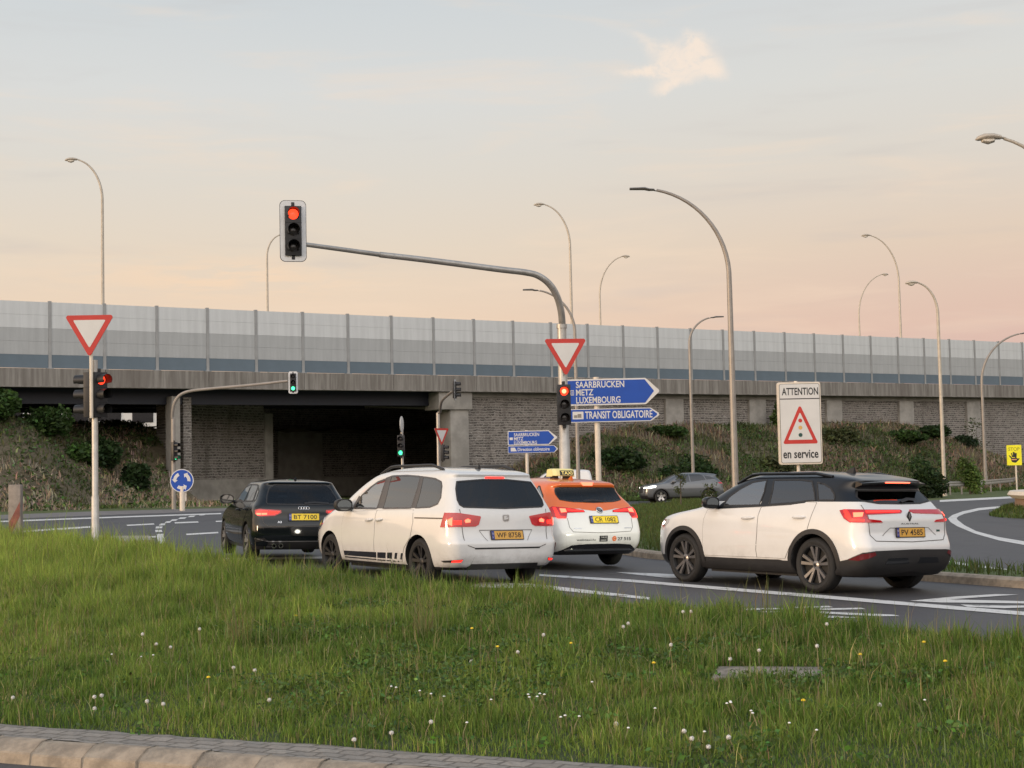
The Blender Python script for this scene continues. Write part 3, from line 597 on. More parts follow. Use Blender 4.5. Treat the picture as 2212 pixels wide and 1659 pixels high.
def bush(name, label, cat, loc, R, n, leaf, col, seed, group=None, trunk=True, lobes=9, hollow=.35):
    t = thing(name, label, cat, loc, rnd.uniform(0, 6), group); r = np.random.default_rng(seed)
    c = r.normal(size=(lobes, 3)); c /= np.linalg.norm(c, axis=1)[:, None]; c *= r.uniform(.25, .72, (lobes, 1)); c[:, 2] = np.abs(c[:, 2])*1.1 + .15
    rad = r.uniform(.28, .5, lobes); k = r.integers(0, lobes, n); d = r.normal(size=(n, 3)); d /= np.linalg.norm(d, axis=1)[:, None]
    p = c[k] + d*(rad[k]*r.uniform(hollow, 1.08, n)**.6)[:, None]; p[:, 2] = np.maximum(p[:, 2], .02); p = p*np.array(R)[None, :]
    lt = np.exp(r.normal(0, .28, lobes))[k]
    cc = np.clip(np.array(col)[None, :]*lt[:, None]*np.exp(r.normal(0, .25, (n, 1)))*np.exp(r.normal(0, .07, (n, 3))), .004, .5)
    leaf_mesh('crown', p, r.uniform(.6, 1.4, n)*leaf, cc, t)
    if trunk:
        mb = MB()
        for i in range(5):
            e = Vector(c[i % lobes])*.8; mb.tube([(0, 0, -.2), (e.x*R[0]*.3, e.y*R[1]*.3, .3*R[2]), (e.x*R[0], e.y*R[1], e.z*R[2])], [.06*R[2]/2, .04*R[2]/2, .01], 6)
        mb.build('trunk', K['bark'], t)
    return t
def onbank(t, n, fz, dz=-.1): p = brloc(t, n, 0); p.z = float(fz(np.array(t, float), np.array(n, float))) + dz; return p
gr = (.045, .085, .020); dk = (.026, .050, .014); lg = (.085, .135, .030); ol = (.07, .08, .030)
B = [(-3.0, -.6, (2.6, 1.6, 1.9), 3600, gr, 'dense green bush on the left bank near the frame edge'), (.2, .2, (2.4, 1.6, 1.7), 3600, gr, 'mid green bush high on the left bank behind the left signal heads'),
 (2.6, -.2, (1.9, 1.3, 1.8), 3400, dk, 'dark sprawling bush right of the left signal pole on the bank'), (4.3, -1.4, (1.3, 1.0, 1.5), 2000, dk, 'low dark bush nearest the roundabout sign on the left bank'),
 (1.3, -1.2, (1.2, .9, 1.1), 1500, gr, 'small green bush low behind the left signal pole'), (-5.2, -1.0, (1.8, 1.4, 1.8), 2000, gr, 'green bush at the far left edge of the left bank')]
for i, (t, n, R, k, c, lab) in enumerate(B): bush('bush', lab, 'bush', onbank(t, n, bank_l), R, k, .26, c, 40+i, 'bushes on the left bank')
B = [(34.5, -5.2, (3.2, 1.6, 1.4), 3000, dk, 'dark spreading bush behind the taxi roof on the right bank'), (41, -2.2, (2.2, 1.2, .8), 1800, gr, 'leafy green bush under the masonry wall behind the large direction sign'),
 (38.5, -7.5, (2.6, 1.6, 1.1), 2400, dk, 'dark bush low on the right bank left of the grey car'), (46.5, -7, (2.2, 1.4, .9), 2000, ol, 'olive brown bush above the grey car'),
 (52.6, -1.0, (.8, .6, 2.0), 1000, lg, 'upright light green shrub against the wall left of the warning sign'), (56, -4, (2.8, 1.6, 1.0), 2200, ol, 'olive scrubby bush behind the warning sign'),
 (62.5, -3.6, (3.2, 1.4, .75), 2500, gr, 'green bush along the top of the right bank'), (66.5, -2.8, (3.2, 1.5, .85), 2700, dk, 'dark green bush at the right shoulder of the bank'),
 (70.4, -3, (2.2, 1.2, .9), 1800, dk, 'dark bush where the right bank falls away')]
for i, (t, n, R, k, c, lab) in enumerate(B): bush('bush', lab, 'bush', onbank(t, n, bank_r), R, k, .28, c, 60+i, 'bushes on the right bank')
p = atY(1990, 1062, 84); p.z = float(zg(p.x)) - .1
bush('bush', 'big round dark green bush beside the pale lamp pole behind the guard rail', 'bush', p, (1.9, 1.5, 2.0), 4200, .2, dk, 90)
p = atY(2095, 1060, 92); p.z = float(zg(p.x)) - .1
bush('bush', 'light green shrub in front of the left end of the guard rail', 'bush', p, (1.15, .9, 2.0), 2400, .17, lg, 91)
def sapling(label, p, h, cw, n, leaf, col, seed, z0=.35):
    t = thing('sapling', label, 'young tree', p); r = np.random.default_rng(seed); mb = MB(); pts = []
    mb.tube([(0, 0, -.1), (.02*h, .01*h, .5*h), (0, .02, h*.96)], [.035, .024, .006], 6)
    for i in range(9):
        a = r.uniform(0, 6.28); z = r.uniform(z0, .9)*h; L = cw*r.uniform(.5, 1)*(1.15 - z/h*.7); e = Vector((math.cos(a)*L, math.sin(a)*L, z + L*.7)); mb.tube([(.01*h, 0, z), tuple(e)], [.014, .004], 5); pts.append((Vector((0, 0, z)), e))
    mb.build('trunk', K['bark'], t); k = r.integers(0, 9, n); u = r.uniform(.3, 1.1, n)
    P = np.array([tuple(pts[i][0].lerp(pts[i][1], v)) for i, v in zip(k, u)]) + r.normal(0, .13*cw, (n, 3))
    leaf_mesh('crown', P, r.uniform(.6, 1.3, n)*leaf, tint(n, col, .25), t); return t
p = atY(1470, 1078, 66); p.z = float(zg(p.x)) + .1; sapling('thin sapling standing in front of the grey crossover', p, 1.55, .55, 420, .09, (.06, .075, .025), 5)
p = atY(1532, 1078, 64); p.z = float(zg(p.x)) + .1; sapling('short bushy sapling in front of the rear wheel of the grey crossover', p, .95, .5, 420, .08, (.06, .078, .022), 6, .2)
p = onplane(2112, 1010, -2.0); p.z = .9; sapling('sparse young tree against the wall behind the tall lamp pole at the right', p, 4.4, 1.5, 420, .2, (.085, .095, .045), 8, .3)

# ------------------------------------------------------------------ dandelions and daisies in the lawn
def lawn_at(px, py):
    r = ray(px, py); t = 8.0
    while t < 32:
        q = r*t
        if q.y > yk(q.x) and HC + q.z < lawn_z(q.x, q.y): break
        t += .02
    q = r*t; return Vector((q.x, q.y, float(lawn_z(q.x, q.y))))
K['fluff'] = mat('dandelion_fluff', (.72, .70, .66), .9, 0, .1, 30); K['petal'] = mat('dandelion_petal', (.75, .52, .02), .6); K['daisy'] = mat('daisy_petal', (.78, .78, .76), .6); K['stem'] = mat('flower_stem', (.22, .19, .09), .7)
def flower(kind, h):
    if kind == 'clock': t = thing('dandelion', 'round white dandelion clock on a thin pale stem in the grass', 'dandelion', group='dandelion clocks in the grass')
    elif kind == 'bloom': t = thing('dandelion', 'yellow dandelion bloom low in the grass', 'dandelion', group='yellow dandelions in the grass')
    else: t = thing('daisy', 'tiny white daisy low in the grass', 'daisy', group='daisies in the grass')
    b = Vector((rnd.uniform(-.05, .05), rnd.uniform(-.03, .03), h)); mb = MB(); mb.tube([(0, 0, 0), (b.x*.2, b.y*.2, h*.5), tuple(b)], [.005, .004, .003], 6); mb.build('stem', K['stem'], t)
    mb = MB()
    if kind == 'clock':
        mb.lathe([(.001, -.008), (.007, -.006), (.009, 0), (.007, .006), (.001, .008)], b, seg=10)
        for i in range(150):
            d = Vector((rnd.gauss(0, 1), rnd.gauss(0, 1), rnd.gauss(0, 1))).normalized(); e = d.orthogonal().normalized(); f = d.cross(e); q = b + d*.017*rnd.uniform(.80, 1.08)
            mb.add([q + e*.0045, q - e*.0022 + f*.004, q - e*.0022 - f*.004], [(0, 1, 2)], 0)
        mb.build('seed_head', K['fluff'], t, weld=False)
    else:
        R_ = .021 if kind == 'bloom' else .013
        for i in range(14):
            a = i*2.4; z = .004*(i/14); u = Vector((math.cos(a), math.sin(a), .25)); w = Vector((-math.sin(a), math.cos(a), 0)); mb.add([b + Vector((0, 0, z)), b + u*R_*.7 + w*.004, b + u*R_, b + u*R_*.7 - w*.004], [(0, 1, 2, 3)], 0)
        mb.lathe([(.001, R_*.75), (R_*.5, R_*.62), (R_*.85, R_*.25), (R_*.8, 0)], b, seg=10, m=0)
        mb.build('flower_head', [K['petal' if kind == 'bloom' else 'daisy'], K['petal']], t, weld=False)
    return t
protos = {k: [flower(k, h) for h in hs] for k, hs in dict(clock=(.20, .14, .09), bloom=(.15,), daisy=(.12,)).items()}
F = [('clock', 0, x, y) for x, y in [(307, 1390), (1353, 1376), (1351, 1368), (1793, 1372), (1168, 1394), (1447, 1420), (1768, 1424), (433, 1378), (1487, 1340), (1478, 1341), (1302, 1272)]] + \
 [('clock', 1, x, y) for x, y in [(506, 1460), (375, 1410), (555, 1466), (918, 1584), (1493, 1606), (1490, 1622), (1587, 1620), (1130, 1424), (849, 1614), (1640, 1424), (1446, 1296), (2140, 1330)]] + \
 [('clock', 2, x, y) for x, y in [(208, 1520), (224, 1517), (585, 1526), (199, 1546), (1325, 1582), (768, 1633), (320, 1530), (34, 1520), (340, 1400), (1576, 1436), (1530, 1632), (1895, 1540), (352, 1536), (1020, 1440)]] + \
 [('bloom', 0, x, y) for x, y in [(1412, 1464), (1738, 1552), (1021, 1383), (1077, 1425), (1998, 1418), (452, 1494), (2042, 1462), (1235, 1418), (640, 1352), (1860, 1446)]] + \
 [('daisy', 0, x, y) for x, y in [(1150, 1528), (1163, 1527), (1170, 1530), (1156, 1534), (1180, 1526), (1212, 1576), (1225, 1572), (1240, 1578), (1580, 1546), (1588, 1549), (1594, 1544), (1620, 1568), (1636, 1572), (910, 1520), (938, 1526), (946, 1531), (1350, 1606), (1076, 1538), (832, 1508), (846, 1512), (250, 1432), (300, 1440), (330, 1436), (1412, 1562), (1700, 1590), (1750, 1610), (2010, 1540), (1515, 1610), (1000, 1592), (1290, 1500)]]
used = set()
for k, i, x, y in F:
    p = lawn_at(x, y + (24, 18, 10)[i] if k == 'clock' else y + 8); o = protos[k][i]
    if (k, i) in used: o = copy_tree(o)
    used.add((k, i)); o.location = p; o.rotation_euler.z = rnd.uniform(0, 6.28)

# ------------------------------------------------------------------ street lamps
def lamp(label, base, tip, style, rad=.085, group='street lamps'):
    d = Vector((tip.x - base.x, tip.y - base.y, 0)); reach = d.length; t = thing('street_lamp', label, 'street lamp', base, math.atan2(d.y, d.x), group)
    H = tip.z - base.z; hl = .82 if style == 'pale' else .95; rx = reach - hl*.85; b = min(rx*(1.75 if style == 'pale' else 1.25), .5*H)
    pm_ = K['lampw'] if style == 'pale' else K['lamp']
    pts = [(0, 0, -.3), (0, 0, .9), (0, 0, .92), (0, 0, H*.35), (0, 0, (H - b)*.92)]; rs = [rad*1.35, rad*1.35, rad*1.1, rad, rad*.85]
    for i in range(15):
        f = math.radians(3 + 76*i/14); pts.append((rx*(1 - math.cos(f))/(1 - math.cos(math.radians(79))), 0, H - b + b*math.sin(f)/math.sin(math.radians(79)) - .06)); rs.append(rad*(.8 - .35*i/14))
    mb = MB(); mb.tube(pts, rs, 10); mb.build('pole', pm_, t)
    mb = MB(); x0 = rx - .05
    if style == 'pale':
        mb.tube([(x0, 0, H-.05), (x0+.12, 0, H-.03), (x0+.14, 0, H-.02), (x0+.36, 0, H+.01), (x0+.6, 0, H+.0), (x0+.78, 0, H-.045), (x0+hl+.04, 0, H-.08)], [.05, .06, .10, .145, .155, .11, .02], 12, flat=.62); hd = mb.build('lamp_head', K['lampw'], t)
        mb = MB(); mb.tube([(x0+.30, 0, H-.07), (x0+.34, 0, H-.10), (x0+.5, 0, H-.13), (x0+.66, 0, H-.10), (x0+.70, 0, H-.07)], [.02, .09, .125, .09, .02], 10, flat=.7); mb.build('lamp_glass', K['glassbowl'], hd)
    else:
        mb.tube([(x0, 0, H-.09), (x0+.1, 0, H-.08), (x0+.14, 0, H-.045), (x0+.3, 0, H-.04), (x0+.45, 0, H+.0), (x0+hl, 0, H+.0)], [.04, .05, .10, .12, .14, .11], 8, flat=.38); hd = mb.build('lamp_head', K['galvd'], t)
    return t
K['glassbowl'] = mat('lamp_glass', (.55, .50, .42), .15, 0, .05, 5)
def deck_lamp(bx, by, tx, ty, n, label):
    p = onplane(bx, by, n); q = atY(tx, ty, p.y); r = math.hypot(q.x-p.x, q.y-p.y); b = Vector((p.x, p.y, 7.86)); lamp(label, b, q, 'pale', .10, 'lamps standing on the overpass')
def gr_lamp(bx, by, tx, ty, Y, style, label, rad=.09, dy=0):
    p = atY(bx, by, Y); p.z = float(zg(p.x)); q = atY(tx, ty, Y + dy); lamp(label, p, q, style, rad, 'street lamps on the ground')
deck_lamp(222, 640, 144, 344, 3.5, 'tall bridge lamp behind the left end of the barrier, its head turned left')
deck_lamp(578, 670, 622, 506, 30, 'far bridge lamp whose head hides behind the overhead red signal')
deck_lamp(1235, 690, 1156, 441, 3.5, 'bridge lamp rising just right of the bend of the signal mast')
deck_lamp(1297, 698, 1358, 553, 30, 'far bridge lamp bending right, between the signal mast and the tall dark lamp')
deck_lamp(1946, 725, 1863, 508, 3.5, 'bridge lamp at the right of the barrier with its head turned left')
deck_lamp(1857, 722, 1917, 592, 30, 'far bridge lamp at the right bending right, crossed near a taller one')
gr_lamp(1588, 1030, 1366, 408, 50, 'led', 'large dark lamp with flat head towering over the white crossover with black roof', .105)
gr_lamp(1497, 1015, 1560, 684, 94, 'led', 'slim lamp bending right above the grey crossover', .10)
gr_lamp(2040, 1050, 1959, 610, 88, 'pale', 'pale lamp at the right beside the round bush', .11)
gr_lamp(2372, 1000, 2115, 296, 42, 'pale', 'near lamp reaching in from the right edge with only its arm and head visible', .10)
gr_lamp(2129, 1035, 2225, 719, 106, 'led', 'slim lamp behind the guard rail at the right bending towards the frame edge', .12)
gr_lamp(1249, 1020, 1133, 626, 80, 'led', 'lamp half hidden behind the main signal mast with a flat dark head', .10)
p = onplane(1377, 700, 20); mb = MB(); mb.tube([(0, 0, 0), (0, 0, 5.6)], [.06, .04], 8); o = mb.build('mast', K['lampw']); o.location = (p.x, p.y, 7.86); tag(o, 'thin bare mast poking up behind the barrier', 'mast')

# ------------------------------------------------------------------ traffic signals
def signal_head(parent, loc, face, lit=(None, None, None), board=False, scale=1.0, visor=.20, glare=False):
    mb = MB(); mb.box((0, .10, 0), (.31, .18, .94)); mb.box((0, .1, .50), (.07, .07, .10)); mb.box((0, .1, -.50), (.07, .07, .10))
    for z in (.155, -.155): mb.box((0, .09, z), (.316, .17, .012))
    h = mb.build('signal_head', K['black'], parent, bevel=.018); h.location = loc; h.rotation_euler = (0, 0, face); h.scale = (scale,)*3
    for i, c in enumerate(lit):
        z = .31 - .31*i; mb = MB(); mb.lathe([(.001, .022), (.05, .02), (.085, .010), (.10, 0)], (0, .004, z), (0, -1, 0), 20)
        m = {None: 'lensoff', 'red': 'redon', 'green': 'greenon'}[c]; ln = mb.build('lens', K[m], h)
        if c and glare: mb = MB(); mb.lathe([(.001, .026), (.030, .0245), (.052, .021)], (0, .002, z), (0, -1, 0), 20); mb.build('lamp_core', K['redhot'], ln)
        mb = MB(); a = math.radians(128); mb.lathe([(.118, -.012), (.115, visor*.55), (.112, visor)], (0, 0, z), (0, -1, 0), 20, 0, True, -a, a)
        mb.lathe([(.106, visor), (.108, visor*.55), (.112, -.012)], (0, 0, z), (0, -1, 0), 20, 0, True, -a, a); mb.build('visor', K['black'], h)
    if board:
        mb = MB(); o_ = rpoly([(-.25, -.585), (.25, -.585), (.25, .585), (-.25, .585)], .10); mb.prism(o_, (0, .09, 0), (1, 0, 0), (0, 0, 1), .02, 1)
        mb.prism([(x*.965, z*.985) for x, z in o_], (0, .07, 0), (1, 0, 0), (0, 0, 1), .004, 0, 0); mb.build('backboard', [K['signwhite'], K['black']], h)
    return h
K['signwhite'] = mat('backboard_white', (.62, .63, .64), .4, 0, .03, 3)
def px_path(pts, Y0, Y1=None):
    out = []; L = [0]
    for i in range(1, len(pts)): L.append(L[-1] + math.hypot(pts[i][0]-pts[i-1][0], pts[i][1]-pts[i-1][1]))
    for (x, y), l in zip(pts, L): out.append(atY(x, y, Y0 + ((Y1 - Y0)*l/L[-1] if Y1 else 0)))
    return out
def smoothpath(P, n=6):
    P = [P[0]*2 - P[1]] + P + [P[-1]*2 - P[-2]]; out = []
    for i in range(1, len(P)-2):
        for k in range(n):
            t = k/n; a, b, c, d = P[i-1:i+3]; out.append(.5*((2*b) + (c-a)*t + (2*a - 5*b + 4*c - d)*t*t + (3*b - a - 3*c + d)*t**3))
    return out + [P[-2]]
# main mast in front of the direction signs
Y1 = 31.0; b0 = atY(1222.5, 1110, Y1); b0.z = float(zg(b0.x))
ts = thing('traffic_signal', 'tall signal mast behind the taxi with a curved arm carrying an overhead red light', 'traffic signal', b0, 0, 'traffic signals')
jt = atY(1216, 706, Y1); mid = atY(1221, 950, Y1)
mb = MB(); mb.tube([(0, 0, -.1), (0, 0, (mid.z-b0.z)), (0, 0, mid.z-b0.z+.02), (0, 0, jt.z - b0.z)], [.118, .112, .100, .094], 16); mb.lathe([(.11, -.03), (.11, .05), (.07, .06)], (0, 0, jt.z - b0.z), seg=16); mb.build('pole', K['galv'], ts)
arm = px_path([(1215, 706), (1212, 672), (1203, 640), (1187, 614), (1163, 596), (1135, 588.5), (1080, 582), (980, 569), (900, 559), (820, 550)], Y1, 28.9); arm2 = px_path([(820, 550), (740, 539), (655, 527.5)], 28.9, 27.6)
arm = [p - b0 for p in smoothpath(arm)]; arm[0].x = arm[0].y = 0
mb = MB(); n = len(arm); mb.tube(arm, [.075 - .018*i/n for i in range(n)], 14); mb.tube([p - b0 for p in arm2], [.048, .045, .042], 12); mb.build('mast_arm', K['galv'], ts)
hp = atY(634, 498, 27.45) - b0; signal_head(ts, hp + Vector((0, -.02, 0)), math.radians(12), ('red', None, None), True, .975, .2)
hp = atY(1219, 874, Y1 - .28) - b0; signal_head(ts, hp, math.radians(4), ('red', None, None), False, .88, .16, True)
def tri_sign(parent, s, down=True, z=0, y=0, name='sign_plate'):
    h = s*math.sqrt(3)/2; T = [(-s/2, 0), (s/2, 0), (0, -h)] if down else [(0, h), (-s/2, 0), (s/2, 0)]
    if down: T = [T[0], T[2], T[1]]
    mb = MB(); mb.prism(rpoly(T, .045*s), (0, y, z), (1, 0, 0), (0, 0, 1), .02, 0, 2); c = (0, (-h/3 if down else h/3)); k = .66
    mb.prism(rpoly([(c[0] + (x-c[0])*k, c[1] + (v-c[1])*k) for x, v in T], .018*s), (0, y - .02, z), (1, 0, 0), (0, 0, 1), .003, 1); return mb.build(name, [K['red'], K['white'], K['galvd']], parent)
p = atY(1220.5, 732, Y1 - .16); t = thing('yield_sign', 'red and white give way triangle clamped to the tall signal mast above its red light', 'road sign', p, math.radians(8), 'give way signs'); tri_sign(t, .90)
mb = MB(); mb.box((0, .05, -.12), (.26, .07, .05)); mb.box((0, .05, -.45), (.2, .07, .05)); mb.build('bracket', K['galvd'], t)
# left pole with back-to-back heads
Y2 = 27.5; b0 = atY(206, 1165, Y2); b0.z = float(lawn_z(b0.x, b0.y)); top = atY(199, 778, Y2)
ts = thing('traffic_signal', 'signal pole in the long grass at the left with two black heads back to back', 'traffic signal', b0, 0, 'traffic signals'); zt = top.z - b0.z
zj = atY(203, 1074, Y2).z - b0.z
mb = MB(); mb.tube([(0, 0, -.2), (0, 0, .22), (0, 0, .24), (0, 0, zj), (0, 0, zj+.03), (0, 0, zt)], [.085, .085, .072, .070, .058, .056], 14); mb.build('pole', K['galv'], ts)
zh = atY(200, 853, Y2).z - b0.z
for z in (zh + .26, zh - .26):
    mb = MB(); mb.tube([(-.17, 0, z), (.18, -.02, z)], .022, 8); mb.lathe([(.075, -.03), (.075, .03)], (0, 0, z), seg=12); mb.build('bracket', K['galvd'], ts)
signal_head(ts, (-.165, .04, zh), math.radians(-100), (None,)*3, False, .88, .24); signal_head(ts, (.125, -.02, zh), math.radians(48), ('red', None, None), False, .88, .24)
p = atY(193.5, 681, Y2 - .14); t = thing('yield_sign', 'red and white give way triangle on the left pole, standing against the noise barrier', 'road sign', p, math.radians(2), 'give way signs'); tri_sign(t, .90)
mb = MB(); mb.tube([(.02, .03, .0), (.02, .03, -1.88)], .034, 10); mb.build('post', K['creampost'], t)
# mast by the underpass, green
Y3 = 70.0; b0 = atY(375.5, 1088, Y3); b0.z = float(zg(b0.x)); ts = thing('traffic_signal', 'signal mast left of the underpass with a curved arm and a green overhead light', 'traffic signal', b0, 0, 'traffic signals')
P = [p - b0 for p in smoothpath(px_path([(372, 905), (373.5, 885), (379, 866), (390, 853), (408, 845.5), (440, 841), (540, 832), (600, 825.5), (622, 823)], Y3, 68.6))]
zb = P[0].z; mb = MB(); mb.tube([(0, 0, -.1), (0, 0, zb*.5), (0, 0, zb)], [.11, .105, .10], 12); mb.build('pole', K['lamp'], ts); P[0].x = P[0].y = 0
mb = MB(); mb.tube(P, [.08 - .02*i/len(P) for i in range(len(P))], 10); mb.build('mast_arm', K['lamp'], ts)
signal_head(ts, atY(633, 826, 68.5) - b0, math.radians(6), (None, None, 'green'), True, .88); signal_head(ts, atY(379.5, 975, 69.8) - b0, math.radians(62), (None, None, 'green'), False, .92, .22)
Y4 = 62.0; b0 = atY(871, 1100, Y4); b0.z = float(zg(b0.x)); ts = thing('traffic_signal', 'short signal post in front of the dark underpass wall with a green light', 'traffic signal', b0, 0, 'traffic signals')
zt = atY(868, 925, Y4).z - b0.z; mb = MB(); mb.tube([(0, 0, -.1), (0, 0, zt)], .055, 10); mb.build('pole', K['galv'], ts); signal_head(ts, atY(865.5, 963, Y4 - .2) - b0, math.radians(-6), (None, None, 'green'), False, .92, .18)
p = atY(867, 917, Y4 - .05); t = thing('round_sign', 'round white sign seen almost edge-on above the green post signal', 'road sign', p, math.radians(82)); mb = MB(); mb.prism(disc(.34, 28), (0, 0, 0), (1, 0, 0), (0, 0, 1), .03, 0, 1); mb.build('sign_plate', [K['white'], K['galv']], t, bevel=.006)
Y5 = 66.0; b0 = atY(949.5, 1085, Y5); b0.z = float(zg(b0.x)); ts = thing('traffic_signal', 'signal mast beside the bridge pier with heads turned sideways and an arm reaching up', 'traffic signal', b0, 0, 'traffic signals')
P = [p - b0 for p in smoothpath(px_path([(951, 892), (951.5, 880), (954, 868), (960, 860), (969, 852), (978, 845)], Y5, Y5 - 4))]
mb = MB(); mb.tube([(0, 0, -.1), (0, 0, P[0].z)], [.085, .08], 12); mb.build('pole', K['galv'], ts); P[0].x = P[0].y = 0; mb = MB(); mb.tube(P, .055, 10); mb.build('mast_arm', K['galvd'], ts)
signal_head(ts, atY(986, 842, Y5 - 4) - b0, math.radians(82), (None,)*3, True, .74, .24); signal_head(ts, atY(960, 978, Y5 - .3) - b0, math.radians(76), (None,)*3, False, .74, .26)
p = atY(953, 937, Y5 - .15); p = atY(953, 925, Y5 - .15); t = thing('yield_sign', 'give way triangle turned sideways on the mast beside the pier', 'road sign', p, math.radians(48), 'give way signs'); tri_sign(t, .92)

# ------------------------------------------------------------------ signs
def arrow(x0, x1, xc, y0, y1, r): m = (y0 + y1)/2; return rpoly([(x0, y0), (xc, y0), (x1, m), (xc, y1), (x0, y1)], r)
def direction_sign(label, Yd, origin, post, group, plates):
    k = FPX/Yd; o = atY(origin[0], origin[1], Yd); g = Vector((o.x, o.y, float(zg(o.x)))); t = thing('direction_sign', label, 'direction sign', g, math.radians(-2), group)
    L = lambda x, y: ((x - origin[0])/k, (origin[1] - y)/k + o.z - g.z)
    mb = MB(); mb.tube([(post[0]/k, .07, -.2), (post[0]/k, .07, (origin[1] - post[1])/k + o.z - g.z)], post[2], 12); mb.build('post', K['creampost'], t)
    for name, (x0, x1, xc, y0, y1), texts, extra in plates:
        mb = MB(); a = L(x0, y1); b = L(x1, y0); c = L(xc, 0)[0]; bw = (b[1]-a[1])*.055
        mb.prism(arrow(a[0], b[0], c, a[1], b[1], .05*(36/Yd)**0), (0, 0, 0), (1, 0, 0), (0, 0, 1), .03, 0, 2)
        h2 = (b[1]-a[1])/2; s2 = (b[0]-c)/math.hypot(b[0]-c, h2)
        mb.prism(arrow(a[0]+bw, b[0]-bw*4.2, c-bw*.6, a[1]+bw, b[1]-bw, .03), (0, -.03, 0), (1, 0, 0), (0, 0, 1), .003, 1)
        for s_, xa, xb, ya, yb in texts: q = L(xa, yb); e = L(xb, ya); mb.text(s_, (q[0], -.0355, q[1]), (1, 0, 0), (0, 0, 1), e[1]-q[1], 0, e[0]-q[0], bold=.018)
        for pl, mi, dz in extra: mb.flat([L(*v) for v in pl], (0, -.0345 - dz, 0), (1, 0, 0), (0, 0, 1), mi)
        mb.build(name, [K['white'], K['blue'], K['galvd']], t, weld=False)
    return t
direction_sign('large blue direction arrow pair behind the main signal mast, reading transit obligatoire', 36, (1290, 900), (0, 814, .068), 'blue direction signs', [
 ('upper_panel', (1217, 1427, 1396, 818.5, 875.5), [('SAARBRUCKEN', 1245.5, 1350, 823.5, 837), ('METZ', 1245.5, 1283, 840.5, 853.5), ('LUXEMBOURG', 1245.5, 1341, 857, 870.5)], [([(1234, 853), (1241, 853), (1241, 842), (1234, 842)], 0, 0), ([(1235, 852), (1240, 852), (1240, 843), (1235, 843)], 1, .001), ([(1237, 852), (1238, 852), (1238, 844), (1237, 844)], 0, .002)]),
 ('lower_panel', (1217, 1427.5, 1405, 883, 912), [('TRANSIT OBLIGATOIRE', 1264, 1409, 888.5, 904)], [([(1237, 905), (1260.5, 905), (1260.5, 888.5), (1237, 888.5)], 0, 0), ([(1240, 902), (1247, 902), (1247, 896), (1240, 896)], 2, .001), ([(1247.6, 902), (1256, 902), (1256, 893.5), (1247.6, 893.5)], 2, .001)])])
direction_sign('small blue direction arrow pair on one post in front of the grey masonry wall', 70, (1137.5, 955), (0, 929, .075), 'blue direction signs', [
 ('upper_panel', (1097, 1205, 1186, 930.5, 961.5), [('SAARBRUCKEN', 1110.5, 1165, 935.2, 942.2), ('METZ', 1110.5, 1130.5, 943.8, 951), ('LUXEMBOURG', 1110.5, 1160, 952.6, 959.4)], [([(1101, 950), (1108, 950), (1108, 944.5), (1101, 944.5)], 0, 0)]),
 ('lower_panel', (1097, 1205.5, 1197, 963, 978.5), [('Direction obligatoire', 1118, 1187, 967, 974)], [([(1103, 974.5), (1116, 974.5), (1112, 966.5), (1103, 966.5)], 0, 0)])])
Ya = 31.0; k = FPX/Ya; o = atY(1730, 1003, Ya); g = Vector((o.x, o.y, float(zg(o.x)) + .1)); t = thing('warning_sign', 'tall white ATTENTION en service panel with a traffic light triangle', 'road sign', g, math.radians(1)); zb = o.z - g.z
L = lambda zx, zy: ((zx - 495)*.12563/k, (1525 - zy)*.12563/k + zb)
mb = MB(); mb.tube([(-.04, .06, -.2), (-.04, .06, zb + 1.72)], .036, 12); mb.build('post', K['creampost'], t)
a, b = L(122, 1528), L(868, 112); mb = MB(); mb.prism(rpoly([(a[0], a[1]), (b[0], a[1]), (b[0], b[1]), (a[0], b[1])], .05), (0, .06, 0), (1, 0, 0), (0, 0, 1), .10, 0, 0); mb.build('frame', K['creampost'], t, bevel=.008)
mb = MB(); a, b = L(155, 1500), L(848, 140)
mb.prism(rpoly([(a[0], a[1]), (b[0], a[1]), (b[0], b[1]), (a[0], b[1])], .04), (0, -.04, 0), (1, 0, 0), (0, 0, 1), .003, 1); i_ = .008
mb.prism(rpoly([(a[0]+i_, a[1]+i_), (b[0]-i_, a[1]+i_), (b[0]-i_, b[1]-i_), (a[0]+i_, b[1]-i_)], .034), (0, -.043, 0), (1, 0, 0), (0, 0, 1), .003, 0)
q, e = L(155, 408), L(848, 392); mb.flat([(q[0], q[1]), (e[0], q[1]), (e[0], e[1]), (q[0], e[1])], (0, -.0475, 0), (1, 0, 0), (0, 0, 1), 1)
for s_, xa, xb, ya, yb in (('ATTENTION', 198, 825, 210, 332), ('en service', 190, 795, 1268, 1415)):
    q, e = L(xa, yb), L(xb, ya); mb.text(s_, (q[0], -.0475, q[1]), (1, 0, 0), (0, 0, 1), (e[1]-q[1]), 1, e[0]-q[0], bold=.02)
T = [L(500, 495), L(190, 1172), L(800, 1172)]; mb.prism(rpoly(T, .03), (0, -.046, 0), (1, 0, 0), (0, 0, 1), .003, 2)
c = (sum(v[0] for v in T)/3, sum(v[1] for v in T)/3); mb.prism(rpoly([(c[0] + (x-c[0])*.70, c[1] + (v-c[1])*.70) for x, v in T], .012), (0, -.0495, 0), (1, 0, 0), (0, 0, 1), .002, 0)
for (zx, zy), mi in (((500, 775), 3), ((498, 897), 4), ((497, 1022), 5)): q = L(zx, zy); mb.flat(disc(.041, 20, *q), (0, -.0530, 0), (1, 0, 0), (0, 0, 1), mi)
mb.build('sign_plate', [K['white'], K['blacksign'], K['red'], K['dimred'] if 'dimred' in K else K['red'], K['amber'], K['greensign']], t, weld=False)
